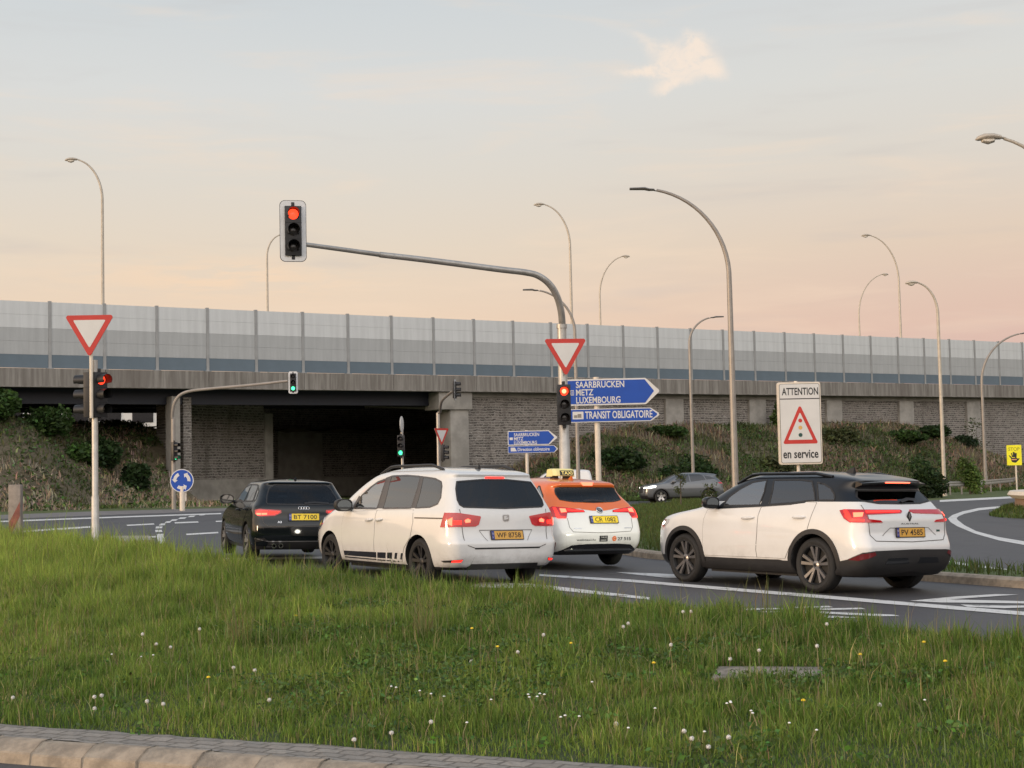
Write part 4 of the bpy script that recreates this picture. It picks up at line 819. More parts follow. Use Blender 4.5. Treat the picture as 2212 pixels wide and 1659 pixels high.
# roundabout sign
Yr = 65.0; p = atY(393, 1038.5, Yr); g = Vector((p.x, p.y, float(zg(p.x)))); t = thing('roundabout_sign', 'blue roundabout sign with three white arrows on a stubby pale post', 'road sign', g, math.radians(4)); zc = p.z - g.z; R_ = 25.2*Yr/FPX
mb = MB(); mb.tube([(.0, .06, -.1), (.0, .06, zc - R_*.5)], .115, 14); mb.box((.1, .06, zc - R_ - .12), (.16, .05, .5)); mb.build('post', K['creampost'], t)
mb = MB(); mb.prism(disc(R_, 40, 0, zc), (0, 0, 0), (1, 0, 0), (0, 0, 1), .03, 0, 2); mb.prism(disc(R_*.93, 40, 0, zc), (0, -.03, 0), (1, 0, 0), (0, 0, 1), .003, 1)
for a0 in (0, 120, 240):
    r0, r1 = R_*.47, R_*.74; A = [math.radians(a0 - 5 + 56*i/8) for i in range(9)]
    mb.flat([(r1*math.cos(a), r1*math.sin(a) + zc) for a in A] + [(r0*math.cos(a), r0*math.sin(a) + zc) for a in A[::-1]], (0, -.0345, 0), (1, 0, 0), (0, 0, 1), 0)
    ae = A[-1]; at = ae + math.radians(22); rm = R_*.605; mb.flat([(R_*.88*math.cos(ae), R_*.88*math.sin(ae) + zc), (rm*math.cos(at), rm*math.sin(at) + zc), (R_*.34*math.cos(ae), R_*.34*math.sin(ae) + zc)], (0, -.0350, 0), (1, 0, 0), (0, 0, 1), 0)
mb.build('sign_plate', [K['white'], K['blue'], K['galv']], t, weld=False)
# striped beacon at the far left
Yb = 29.5; p = atY(34, 1175, Yb); k = FPX/Yb; z0 = atY(32, 1047, Yb).z; p.z = float(lawn_z(p.x, p.y)); t = thing('marker_post', 'weathered grey marker board with a faded red diagonal stripe in the grass at far left', 'marker post', p, math.radians(-6)); hB = z0 - p.z; w = .25
K['faded'] = mat('faded_red_film', (.20, .060, .045), .6, 0, .3, 6); K['dirty'] = mat('dirty_white_plastic', (.23, .20, .18), .6, 0, .25, 5)
mb = MB(); mb.prism(rpoly([(-w/2, -.1), (w/2, -.1), (w/2, hB), (-w/2, hB)], .02), (0, .06, 0), (1, 0, 0), (0, 0, 1), .12, 0); mb.build('board', K['dirty'], t, bevel=.012)
mb = MB(); mb.flat([(-w/2+.015, hB*.17), (w/2-.012, hB*.52), (w/2-.012, hB*.74), (-w/2+.015, hB*.42)], (0, -.0635, 0), (1, 0, 0), (0, 0, 1)); mb.build('stripe', K['faded'], t)
# yellow wrong-way board
Yy = 99.0; k = FPX/Yy; p = atY(2191.5, 1005, Yy); g = Vector((p.x, p.y, float(zg(p.x)))); t = thing('stop_sign', 'bright yellow STOP board with a black hand behind the guard rail', 'road sign', g, math.radians(-6)); z0 = p.z - g.z
mb = MB(); mb.tube([(.1, .05, -.1), (.1, .05, z0 + .2)], .055, 10); mb.build('post', K['creampost'], t)
w, h = 31/k, 43.5/k; mb = MB(); mb.prism(rpoly([(-w/2, z0), (w/2, z0), (w/2, z0+h), (-w/2, z0+h)], .03), (0, 0, 0), (1, 0, 0), (0, 0, 1), .03, 0)
mb.text('STOP', (0, -.0335, z0 + h*.72), (1, 0, 0), (0, 0, 1), h*.17, 2, w*.76, 'C', bold=.012)
def hpt(x, y): return ((x - 840)/700*w*1.02, z0 + (1300 - y)/1000*h)
for pl in ([(690, 960), (640, 900), (575, 800), (640, 815), (720, 900), (760, 960)], [(735, 900), (690, 690), (735, 690), (790, 900)], [(780, 900), (775, 640), (840, 640), (845, 900)], [(835, 900), (850, 660), (890, 680), (880, 900)], [(870, 920), (890, 700), (960, 700), (940, 930)],
  [(680, 940), (945, 920), (960, 960), (1090, 965), (1040, 1040), (900, 1180), (730, 1140), (690, 1050)]): mb.flat([hpt(*v) for v in pl[::-1]], (0, -.0345 - .0004*len(mb.f) % .003, 0), (1, 0, 0), (0, 0, 1), 1)
mb.flat([hpt(*v) for v in [(695, 1045), (950, 1040), (950, 990), (700, 990)]], (0, -.040, 0), (1, 0, 0), (0, 0, 1), 3)
mb.build('sign_plate', [K['yellow'], K['blacksign'], mat('olive_lettering', (.30, .29, .01), .5), mat('peach_band', (.62, .30, .14), .5)], t, weld=False)
# guard rail
t = thing('guard_rail', 'galvanised guard rail in front of the masonry wall at the right', 'guard rail', atY(2200, 1048, 100)*1.0)
def rail_pt(px, py, h):
    r = ray(px, py); z = 0
    for _ in range(8): u = (z - HC)/r.z; z = float(zg(r.x*u)) + h
    return r*u + Vector((0, 0, HC))
RP = [rail_pt(x, y, .62) for x, y in ((2040, 1046), (2090, 1044.5), (2130, 1042), (2170, 1038.5), (2212, 1034), (2290, 1026))]; o = t.location.copy(); mb = MB(); prof = [(-.155, .0), (-.10, -.05), (-.06, -.05), (0, .015), (.06, -.05), (.10, -.05), (.155, 0)]
vs = []
for p in RP:
    for z, y in prof: vs.append(p - o + Vector((0, y, z)))
mb.add(vs, [(i*7+j, (i+1)*7+j, (i+1)*7+j+1, i*7+j+1) for i in range(len(RP)-1) for j in range(6)], 0, True); mb.build('beam', K['galv'], t)
for i in range(len(RP)-1):
    for f in (.25, .75):
        p = RP[i].lerp(RP[i+1], f); mb = MB(); mb.box((0, .08, -.32), (.09, .07, .80)); q = mb.build('post', K['galvd'], t); q.location = p - o
# walled planting bed at the right edge
c0 = atY(2197, 1075, 49.5) + Vector((6.3, 0, 0)); zf = float(zg(c0.x)); t = thing('planter_wall', 'curved low brown wall with a pale coping round a planting bed at the right edge', 'planter', (c0.x, c0.y, zf))
mb = MB(); mb.lathe([(6.1, -.2), (6.05, .62)], seg=72); mb.lathe([(5.6, .62), (5.6, -.2)], seg=72); mb.build('wall', mat('brown_render', (.24, .16, .11), .8, 0, .15, 3), t)
mb = MB(); mb.lathe([(5.5, .62), (5.5, .82), (6.22, .84), (6.3, .72), (6.15, .60), (5.5, .62)], seg=72); mb.build('coping', K['creampost'], t)
mb = MB(); mb.lathe([(.01, .66), (5.6, .60)], seg=40); mb.build('soil', K['bank'], t)
mb = MB(); mb.lathe([(6.0, .32), (6.5, .2), (6.9, -.02)], seg=72); o = mb.build('grass_ring', K['soil'], None); o.location = (c0.x, c0.y, zf); tag(o, kind='structure')
a = rng.uniform(0, 6.28, 9000); r_ = rng.uniform(6.15, 6.9, 9000); P = np.stack([c0.x + r_*np.cos(a), c0.y + r_*np.sin(a), zf + np.interp(r_, [6, 6.5, 6.9], [.32, .2, -.02])], -1)
blade_mesh('island_grass', P, rng.uniform(.08, .2, 9000), rng.uniform(.02, .04, 9000), tint(9000, (.085, .125, .03), .25), .5)

# ------------------------------------------------------------------ car body surfaces
def pchip(xk, yk, x):
    xk = np.asarray(xk, float); yk = np.asarray(yk, float); x = np.clip(x, xk[0], xk[-1])
    h = np.diff(xk); d = np.diff(yk) / h; m = np.zeros(len(xk))
    for i in range(1, len(xk) - 1):
        if d[i-1] * d[i] > 0:
            w1 = 2*h[i] + h[i-1]; w2 = h[i] + 2*h[i-1]
            m[i] = (w1 + w2) / (w1/d[i-1] + w2/d[i])
    m[0] = d[0]; m[-1] = d[-1]
    i = np.clip(np.searchsorted(xk, x, side='right') - 1, 0, len(h) - 1)
    t = (x - xk[i]) / h[i]
    return ((1+2*t)*(1-t)**2*yk[i] + t*(1-t)**2*h[i]*m[i] + t*t*(3-2*t)*yk[i+1] + t*t*(t-1)*h[i]*m[i+1])

class Shell:
    """car body as a stack of horizontal slices: rear profile, front profile and half width over height"""
    def __init__(s, rear, front, half, corner, tr=.03, tf=.06, kr=.06, kf=.16):
        s.rear, s.front, s.half, s.corner = [np.array(a, float) for a in (rear, front, half, corner)]
        s.tr, s.tf, s.kr, s.kf = tr, tf, kr, kf
        s.z0 = s.half[0, 0]; s.z1 = s.half[-1, 0]; s.cache = {}
    def outline(s, z):
        k = round(float(z), 4)
        if k in s.cache: return s.cache[k]
        z = min(max(z, s.z0), s.z1)
        xr = float(pchip(s.rear[:, 0], s.rear[:, 1], z)); xf = float(pchip(s.front[:, 0], s.front[:, 1], z))
        H = max(float(pchip(s.half[:, 0], s.half[:, 1], z)), 1e-4)
        rxr, ryr, rxf, ryf = [float(np.interp(z, s.corner[:, 0], s.corner[:, i])) for i in (1, 2, 3, 4)]
        L = max(xf - xr, 1e-3); q = min(1, H / .3)
        rxr = min(rxr, .3*L); rxf = min(rxf, .45*L); ryr = min(ryr, .5*H); ryf = min(ryf, .6*H)
        X = []; Y = []
        kr = s.kr * q * min(1, L/2); kf = s.kf * q * min(1, L/2)
        yy = np.linspace(0, H - ryr, 9); X += list(xr + kr*(yy/H)**2); Y += list(yy)
        a = np.radians(np.linspace(0, 90, 11)[1:]); xc = X[-1] + rxr
        X += list(xc - rxr*np.cos(a)); Y += list(H - ryr + ryr*np.sin(a))
        xe = xf - kf*((H - ryf)/H)**2 - rxf
        xs = np.linspace(xc, max(xe, xc + .001), 26)[1:]; X += list(xs); Y += [H]*25
        a = np.radians(np.linspace(90, 0, 13)[1:]); X += list(xs[-1] + rxf*np.cos(a)); Y += list(H - ryf + ryf*np.sin(a))
        yy = np.linspace(H - ryf, 0, 9)[1:]; X += list(xs[-1] + rxf + kf*((H-ryf)/H)**2 - kf*(yy/H)**2); Y += list(yy)
        X = np.array(X); Y = np.array(Y)
        Y = Y*(1 - s.tr*np.clip(-X/2.2, 0, 1.2)**2 - s.tf*np.clip(X/2.2, 0, 1.2)**2)
        S = np.concatenate([[0], np.cumsum(np.hypot(np.diff(X), np.diff(Y)))])
        s.cache[k] = (X, Y, S)
        return s.cache[k]
    def yside(s, x, z):
        X, Y, S = s.outline(z); i = slice(8, 56)
        return float(np.interp(x, X[i], Y[i], left=0, right=0))
    def pS(s, a, z):                      # arc length from the rear centre line (left side positive)
        X, Y, S = s.outline(z); b = abs(a)
        return np.array([np.interp(b, S, X), np.interp(b, S, Y)*(1 if a >= 0 else -1), z])
    def pX(s, x, z, side=1):
        return np.array([x, side*s.yside(x, z), z])
    def inside(s, x, y, z):
        if z < s.z0 or z > s.z1: return False
        X, Y, S = s.outline(z)
        if x < X[0] or x > X[-1]: return False
        i = slice(0, len(X))
        return abs(y) < np.interp(x, np.maximum.accumulate(X), Y) or (x < X[19] and x > np.interp(abs(y), Y[:19], X[:19]) and abs(y) < Y[18])
    def levels(s, extra=()):
        a = np.linspace(s.z0, s.z0 + .55*(s.z1 - s.z0), 26)
        q = np.linspace(0, 1, 42)[1:]; b = a[-1] + (s.z1 - a[-1])*(1 - (1-q)**2.0)
        z = np.concatenate([a, b]); z = [v for v in z if all(abs(v - e) > .006 for e in extra)] + list(extra)
        return sorted(z)

SUV = Shell(
 rear=[(.22,-2.05),(.30,-2.17),(.45,-2.24),(.60,-2.25),(.70,-2.22),(.80,-2.19),(.95,-2.19),(1.03,-2.16),(1.08,-2.11),(1.20,-2.00),(1.36,-1.86),(1.43,-1.90),(1.465,-1.93),(1.49,-1.86),(1.54,-1.58),(1.58,-1.2),(1.60,-.9),(1.62,-.35)],
 front=[(.22,2.10),(.30,2.2),(.5,2.26),(.75,2.24),(.87,2.2),(.95,2.10),(1.02,1.80),(1.07,1.45),(1.11,1.24),(1.27,.95),(1.45,.58),(1.54,.33),(1.59,.06),(1.62,-.35)],
 half=[(.22,.80),(.28,.86),(.45,.905),(.6,.9125),(.75,.912),(.86,.90),(.95,.885),(1.03,.865),(1.08,.845),(1.3,.745),(1.45,.665),(1.51,.62),(1.55,.55),(1.58,.45),(1.605,.27),(1.62,.0)],
 corner=[(.2,.32,.20,.6,.42),(.9,.30,.19,.55,.36),(1.05,.28,.17,.4,.25),(1.62,.25,.12,.3,.2)])
MPV = Shell(
 rear=[(.24,-2.2),(.32,-2.34),(.45,-2.41),(.62,-2.42),(.67,-2.385),(.75,-2.36),(1.0,-2.335),(1.1,-2.31),(1.2,-2.25),(1.45,-2.09),(1.54,-2.04),(1.575,-2.06),(1.60,-2.03),(1.635,-1.85),(1.68,-1.4),(1.705,-.9),(1.72,-.35)],
 front=[(.24,2.3),(.4,2.42),(.6,2.43),(.8,2.36),(.9,2.22),(1.0,1.95),(1.08,1.66),(1.15,1.45),(1.3,1.17),(1.5,.75),(1.6,.46),(1.67,.1),(1.705,-.12),(1.72,-.35)],
 half=[(.24,.86),(.32,.91),(.45,.94),(.6,.952),(.8,.95),(.95,.94),(1.05,.92),(1.1,.895),(1.3,.828),(1.5,.752),(1.58,.715),(1.63,.66),(1.67,.57),(1.70,.40),(1.715,.2),(1.72,0)],
 corner=[(.2,.32,.2,.7,.5),(.9,.28,.16,.65,.45),(1.1,.25,.13,.5,.3),(1.72,.25,.14,.35,.25)])
TAXI = Shell(
 rear=[(.22,-2.1),(.3,-2.22),(.45,-2.31),(.55,-2.32),(.7,-2.28),(.85,-2.22),(.95,-2.16),(1.02,-2.08),(1.31,-1.78),(1.36,-1.82),(1.395,-1.80),(1.43,-1.6),(1.465,-1.15),(1.488,-.7),(1.5,-.3)],
 front=[(.22,2.1),(.45,2.24),(.65,2.2),(.75,2.05),(.85,1.7),(.93,1.25),(.97,1.05),(1.2,.62),(1.37,.28),(1.45,.03),(1.485,-.13),(1.5,-.3)],
 half=[(.22,.80),(.3,.85),(.45,.875),(.6,.88),(.8,.87),(.92,.85),(.97,.83),(1.2,.72),(1.35,.645),(1.405,.58),(1.45,.46),(1.48,.28),(1.493,.15),(1.5,0)],
 corner=[(.2,.30,.22,.6,.42),(.9,.28,.18,.5,.36),(1.05,.25,.12,.4,.25),(1.46,.22,.12,.3,.2)])
HATCH = Shell(
 rear=[(.2,-1.98),(.28,-2.06),(.45,-2.12),(.6,-2.115),(.75,-2.07),(.9,-2.05),(.98,-2.0),(1.05,-1.93),(1.25,-1.72),(1.31,-1.69),(1.345,-1.71),(1.365,-1.62),(1.39,-1.3),(1.41,-.9),(1.425,-.35)],
 front=[(.2,2.1),(.45,2.19),(.65,2.15),(.75,2.0),(.85,1.65),(.93,1.2),(.97,.98),(1.2,.5),(1.33,.2),(1.39,-.02),(1.425,-.35)],
 half=[(.2,.80),(.3,.86),(.5,.8925),(.7,.885),(.85,.87),(.93,.845),(1.0,.80),(1.2,.705),(1.3,.655),(1.34,.62),(1.375,.52),(1.40,.36),(1.415,.2),(1.425,0)],
 corner=[(.2,.30,.2,.6,.42),(.9,.28,.17,.5,.36),(1.05,.25,.12,.4,.25),(1.43,.22,.12,.3,.2)])
VAN = Shell(
 rear=[(.22,-1.9),(.32,-2.08),(.6,-2.14),(.9,-2.13),(1.3,-2.10),(1.65,-2.02),(1.74,-1.97),(1.80,-1.8),(1.84,-1.3),(1.85,-.5)],
 front=[(.22,2.05),(.4,2.2),(.65,2.22),(.85,2.1),(.98,1.85),(1.06,1.6),(1.12,1.4),(1.4,1.0),(1.65,.6),(1.76,.3),(1.82,.0),(1.85,-.5)],
 half=[(.22,.82),(.35,.90),(.6,.92),(1.0,.91),(1.15,.89),(1.5,.82),(1.7,.76),(1.76,.70),(1.80,.6),(1.835,.38),(1.85,.0)],
 corner=[(.2,.2,.15,.6,.42),(1.0,.18,.12,.5,.36),(1.85,.18,.12,.35,.25)])

# ------------------------------------------------------------------ cars
def pF(sh, a, z):                           # arc length from the front centre line
    Xo, Yo, S = sh.outline(z); b = S[-1] - abs(a); return np.array([np.interp(b, S, Xo), np.interp(b, S, Yo)*(1 if a >= 0 else -1), z])
def surf(sh, kind, a, z, side=1):
    z = min(max(z, sh.z0 + .001), sh.z1 - .002)
    if kind == 'x': return Vector(sh.pX(a, z, side))
    if kind == 'f': return Vector(pF(sh, a, z))
    return Vector(sh.pS(a, z))
def nrm(sh, kind, a, z, side=1):
    e = .012; n = (surf(sh, kind, a+e, z, side) - surf(sh, kind, a-e, z, side)).cross(surf(sh, kind, a, z+e, side) - surf(sh, kind, a, z-e, side))
    if n.length < 1e-9: return Vector((0, side, 0))
    n.normalize(); ref = Vector((0, side, .2)) if kind == 'x' else surf(sh, kind, a, z, side) - Vector((0, 0, z - .2))
    return n if n.dot(ref) > 0 else -n
def patch(sh, kind, poly, off, m, name, parent, side=1, step=.07, skirt=True):
    """a panel that follows the body surface, outlined in body coordinates"""
    bm = bmesh.new(); bm.faces.new([bm.verts.new((p[0], p[1], 0)) for p in poly])
    for ax in (0, 1):
        lo, hi = min(p[ax] for p in poly), max(p[ax] for p in poly); k = int((hi-lo)/step)
        for i in range(1, k+1):
            co = [0, 0, 0]; no = [0, 0, 0]; co[ax] = lo + (hi-lo)*i/(k+1); no[ax] = 1
            bmesh.ops.bisect_plane(bm, geom=bm.verts[:]+bm.edges[:]+bm.faces[:], plane_co=co, plane_no=no)
    if skirt:
        be = [e for e in bm.edges if len(e.link_faces) == 1]; r = bmesh.ops.extrude_edge_only(bm, edges=be)
        low = {v for v in r['geom'] if isinstance(v, bmesh.types.BMVert)}
    else: low = set()
    for v in bm.verts:
        a, z = v.co.x, v.co.y; v.co = surf(sh, kind, a, z, side) + nrm(sh, kind, a, z, side)*(-.004 if v in low else off)
    bmesh.ops.recalc_face_normals(bm, faces=bm.faces)
    if not skirt:
        bm.normal_update(); ref = sum((nrm(sh, kind, p[0], p[1], side) for p in poly), Vector()); ref2 = sum((f.normal*f.calc_area() for f in bm.faces), Vector())
        if ref.dot(ref2) < 0: bmesh.ops.reverse_faces(bm, faces=bm.faces)
    for f in bm.faces: f.smooth = True
    me = bpy.data.meshes.new(name); bm.to_mesh(me); bm.free(); me.set_sharp_from_angle(angle=math.radians(40)); return link(name, me, m, parent)
def stripe(sh, kind, path, w, off, m, name, parent, side=1):
    """narrow band along a path on the body"""
    pts = []
    for (a, z), (b, y) in zip(path, path[1:]):
        n = max(1, int(math.hypot(b-a, y-z)/.05)); pts += [(a + (b-a)*i/n, z + (y-z)*i/n) for i in range(n)]
    pts.append(path[-1]); vs = []
    for i, p in enumerate(pts):
        d = Vector(pts[min(i+1, len(pts)-1)]) - Vector(pts[max(i-1, 0)]); d.normalize(); q = Vector((-d.y, d.x))*w/2
        for s_ in (1, -1): a, z = p[0] + q.x*s_, p[1] + q.y*s_; vs.append(surf(sh, kind, a, z, side) + nrm(sh, kind, a, z, side)*off)
    mb = MB(); mb.add(vs, [(2*i, 2*i+1, 2*i+3, 2*i+2) for i in range(len(pts)-1)], 0, True); return mb.build(name, m, parent)
def lettering(sh, t, s0, z, h, w, m, name, parent, off=.006, kind='s', side=1, bold=.0):
    vs, fs, (x0, x1, y1) = glyphs(t, bold); kx = w/(x1-x0); k = h/y1; out = []
    for v in vs:
        a = s0 - (v[0] - (x0+x1)/2)*kx if kind == 's' else s0 - (v[0] - (x0+x1)/2)*kx*side; zz = z + (v[1] - y1/2)*k; out.append(surf(sh, kind, a, zz, side) + nrm(sh, kind, a, zz, side)*off)
    mb = MB(); mb.add(out, fs); return mb.build(name, m, parent, weld=False)
def lev(p, kind='s'): return [(a, z - .028*max(-.85, min(.85, a))) if kind == 's' else (a, z - .024) for a, z in p]
def mir(p): return [(-a, z) for a, z in p]
def flip(p): return mir(p)[::-1]
def body_mesh(sh, wheels, R, mats, zsplit=None, zdark=None, extra=(), openings=()):
    zs = sh.levels([z for z in (zsplit, zdark) if z] + list(extra)); zs[-1] = sh.z1 - .0015; vs = []; N = None
    for z in zs:
        Xo, Yo, S = sh.outline(z); ring = [(x, y, z) for x, y in zip(Xo, Yo)] + [(x, -y, z) for x, y in zip(Xo[-2:0:-1], Yo[-2:0:-1])]; N = len(ring); vs += ring
    mb = MB()
    mb.add(vs, [], 0)
    for i in range(len(zs)-1):
        zm = (zs[i] + zs[i+1])/2; mi = 1 if (zsplit and zm > zsplit) else (2 if (zdark and zm < zdark) else 0)
        for j in range(N): mb.f.append([i*N+j, i*N+(j+1) % N, (i+1)*N+(j+1) % N, (i+1)*N+j]); mb.mi.append(mi); mb.sm.append(True)
    mb.f.append(list(range(N))[::-1]); mb.mi.append(2); mb.sm.append(False)
    mb.f.append([(len(zs)-1)*N + j for j in range(N)]); mb.mi.append(1 if zsplit else 0); mb.sm.append(True)
    me = mb.mesh('body'); bm = bmesh.new(); bm.from_mesh(me); bmesh.ops.recalc_face_normals(bm, faces=bm.faces); bm.to_mesh(me); bm.free()
    for m in mats: me.materials.append(m)
    o = bpy.data.objects.new('body', me); C.objects.link(o)
    cut = []
    def cutter(mb):
        cm = mb.mesh('cut'); bm = bmesh.new(); bm.from_mesh(cm); bmesh.ops.recalc_face_normals(bm, faces=bm.faces); bm.to_mesh(cm); bm.free()
        for m in mats: cm.materials.append(m)
        c = bpy.data.objects.new('cut', cm); C.objects.link(c); md = o.modifiers.new('b', 'BOOLEAN'); md.object = c; md.operation = 'DIFFERENCE'; md.solver = 'EXACT'; cut.append(c)
    cb = MB()
    for x in wheels:
        for s_ in (1, -1): cb.lathe([(0.0001, .50), (R, .50), (R, 1.3), (0.0001, 1.3)], (x, 0, wheels_z), (0, s_, 0), 40, 2)
    cutter(cb)
    if openings:
        cb = MB(); vs = []; zz = list(np.linspace(.66, sh.z1 - .055, 24)); M_ = 0       # the cabin itself
        for z in zz:
            Xo, Yo, S = sh.outline(z); L = Xo[-1] - Xo[0]; H = Yo.max(); cx = (Xo[-1] + Xo[0])/2; X2 = cx + (Xo - cx)*(L - .20)/L; Y2 = Yo*(H - .085)/H; X2 = np.minimum(X2, 1.12 + .0004*np.arange(len(X2))) if z < 1.12 else X2
            ring = [(x, y, z) for x, y in zip(X2, Y2)] + [(x, -y, z) for x, y in zip(X2[-2:0:-1], Y2[-2:0:-1])]; M_ = len(ring); vs += ring
        cb.add(vs, [(i*M_+j, i*M_+(j+1) % M_, (i+1)*M_+(j+1) % M_, (i+1)*M_+j) for i in range(len(zz)-1) for j in range(M_)] + [tuple(range(M_))[::-1], tuple(range((len(zz)-1)*M_, len(zz)*M_))], 2); cutter(cb)
        cb = MB()
        for k, p in openings:
            if k == 'x': cb.prism(p, (0, 1.3, 0), (1, 0, 0), (0, 0, 1), 2.6, 2)
        cutter(cb); cb = MB()
        for k, p in openings:
            if k == 's': cb.prism([(surf(sh, 's', a_, z_).y, z_) for a_, z_ in p], (-2.8, 0, 0), (0, 1, 0), (0, 0, 1), 1.45, 2)
            if k == 'f': cb.prism([(surf(sh, 'f', a_, z_).y, z_) for a_, z_ in p], (.25, 0, 0), (0, 1, 0), (0, 0, 1), 2.0, 2)
        cutter(cb)
    dg = bpy.context.evaluated_depsgraph_get(); me2 = bpy.data.meshes.new_from_object(o.evaluated_get(dg)); bpy.data.objects.remove(o)
    for c in cut: bpy.data.objects.remove(c)
    bpy.data.meshes.remove(me)
    me2.name = 'body'; me2.set_sharp_from_angle(angle=math.radians(38)); return me2
wheels_z = .34
def wheel(parent, x, side, r, w, yo, style, rr):
    ax = (0, side, 0); o = (x, 0, r); mb = MB()
    mb.lathe([(rr-.004, yo-.03), (rr, yo-.012), (rr+.015, yo-.004), ((rr+r)/2, yo+.002), (r-.035, yo-.006), (r-.012, yo-.022), (r-.001, yo-.05), (r, yo-w/2), (r-.001, yo-w+.05), (r-.03, yo-w+.01), (rr, yo-w)], o, ax, 44)
    ty = mb.build('wheel', K['tyre'], parent)
    mb = MB(); mb.lathe([(.001, yo-.085), (rr-.02, yo-.085), (rr-.006, yo-.02), (rr+.004, yo-.010), (rr-.006, yo-.006), (rr-.018, yo-.02)], o, ax, 44, 1)
    n, dbl, w0, w1, m = style
    for i in range(n):
        for da in ((-dbl, dbl) if dbl else (0,)):
            a0 = 2*math.pi*i/n + .3 + da*.35; a1 = 2*math.pi*i/n + .3 + da
            e0 = Vector((math.cos(a0), 0, math.sin(a0))); e1 = Vector((math.cos(a1), 0, math.sin(a1))); d = (e1*rr - e0*.05).normalized(); t = Vector((-d.z, 0, d.x))
            p0 = Vector(o) + e0*.035; p1 = Vector(o) + e1*(rr - .012); vs = []
            for p, ww, y in ((p0, w0, yo-.045), (p1, w1, yo-.016)):
                for q in (1, -1):
                    for dy in (0, -.035): vs.append(p + t*ww*q/2 + Vector((0, side*(y+dy), 0)))
            mb.add(vs, [(0, 2, 6, 4), (1, 5, 7, 3), (0, 4, 5, 1), (2, 3, 7, 6), (4, 6, 7, 5)], 0)
    mb.lathe([(.001, yo-.028), (.028, yo-.03), (.06, yo-.045), (.065, yo-.07)], o, ax, 20, 0); mb.lathe([(.001, yo-.025), (.024, yo-.027), (.028, yo-.034)], o, ax, 16, 1)
    mb.build('rim', [m, K['rimback'], K['chrome']], ty)
K['tyre'] = mat('tyre_rubber', (.016, .0155, .015), .75, 0, .2, 12, .3, 60); K['rimback'] = mat('wheel_shadow', (.008, .008, .008), .6); K['chrome'] = mat('chrome', (.6, .6, .6), .15, 1)
K['silver'] = mat('alloy_silver', (.48, .47, .46), .3, .8, .04, 5); K['rimgrey'] = mat('machined_grey', (.34, .33, .32), .3, .7); K['rimdark'] = mat('machined_dark_grey', (.24, .23, .225), .3, .7); K['rimblack'] = mat('satin_black_rim', (.016, .015, .016), .4)
K['wpaint'] = mat('white_paint', (.69, .685, .67), .22, 0, .015, 1.2, coat=1)
def grime(m):
    t = m.node_tree; b = t.nodes['Principled BSDF']; x = NX(t); co = x.n('ShaderNodeTexCoord').outputs['Object']; sp_ = x.n('ShaderNodeSeparateXYZ'); t.links.new(co, sp_.inputs[0]); l = b.inputs['Base Color'].links
    base = l[0].from_socket if l else tuple(b.inputs['Base Color'].default_value); n = x.noise(co, 5, 6, .68)
    f = x.m('MULTIPLY', x.m('ADD', x.ss(x.m('MULTIPLY', sp_.outputs[2], -1.0), -.62, -.22), .10), x.ss(n, .35, .75)); t.links.new(x.mix(x.m('MULTIPLY', f, .42), base, (.16, .135, .105, 1)), b.inputs['Base Color'])
grime(K['wpaint'])
K['roofblack'] = mat('black_paint', (.006, .007, .009), .3, 0, coat=.45, spec=.3)
K['dpaint'] = mat('near_black_green_paint', (.004, .006, .007), .07, 0, .1, 2, coat=0, spec=.5); K['opaint'] = mat('orange_paint', (.70, .145, .022), .33, 0, .02, 1.5, coat=.7); K['gpaint'] = mat('grey_metallic_paint', (.115, .122, .13), .34, .5, .03, 1.5, coat=.8)
def glassmat(name, tint, refl=1.25, base=.02, rough=.015):
    m = bpy.data.materials.new(name); m.use_nodes = True; t = m.node_tree; t.nodes.clear(); x = NX(t); f = x.n('ShaderNodeFresnel'); f.inputs[0].default_value = 1.52
    tr = x.n('ShaderNodeBsdfTransparent'); tr.inputs[0].default_value = (*tint, 1); gl = x.n('ShaderNodeBsdfGlossy'); gl.inputs['Roughness'].default_value = rough; gl.inputs['Color'].default_value = (1, 1, 1, 1)
    mx = x.n('ShaderNodeMixShader'); t.links.new(x.m('MINIMUM', x.m('ADD', x.m('MULTIPLY', f.outputs[0], refl), base), 1.0), mx.inputs[0]); t.links.new(tr.outputs[0], mx.inputs[1]); t.links.new(gl.outputs[0], mx.inputs[2]); t.links.new(mx.outputs[0], x.n('ShaderNodeOutputMaterial').inputs[0]); return m
K['gfront'] = glassmat('clear_window_glass', (.72, .78, .72), 1.3, .24); K['gtint'] = glassmat('privacy_window_glass', (.14, .14, .145), 1.3, .085); K['gdark'] = glassmat('dark_rear_glass', (.05, .055, .07), .8, .025); K['grear'] = glassmat('tinted_rear_glass', (.42, .46, .50), .8, .0)
K['seat'] = mat('seat_fabric', (.035, .033, .032), .85, 0, .2, 20)
K['glass'] = mat('dark_window_glass', (.012, .014, .017), .03, 0, spec=.9); K['tint'] = mat('privacy_glass', (.036, .037, .037), .05, 0, spec=.9, ior=1.6); K['clearg'] = mat('greenish_window_glass', (.115, .13, .11), .05, 0, .25, 1.8, spec=.9, ior=1.6)
K['trim'] = mat('black_trim', (.018, .017, .017), .5, 0, .1, 6); K['trimb'] = mat('brown_black_pillar_trim', (.045, .036, .032), .3, 0, coat=.4); K['gap'] = mat('panel_gap', (.09, .08, .07), .8); K['softshade'] = mat('recess_shade', (.22, .21, .20), .7)  # last grey paints the soft shading round a plate recess
K['redglass'] = mat('red_lamp_glass', (.30, .005, .010), .12, 0, .2, 10, coat=.8, emit=(1, .015, .02), es=.16); K['dredglass'] = mat('dark_red_reflector', (.12, .006, .008), .15, 0, coat=.8)
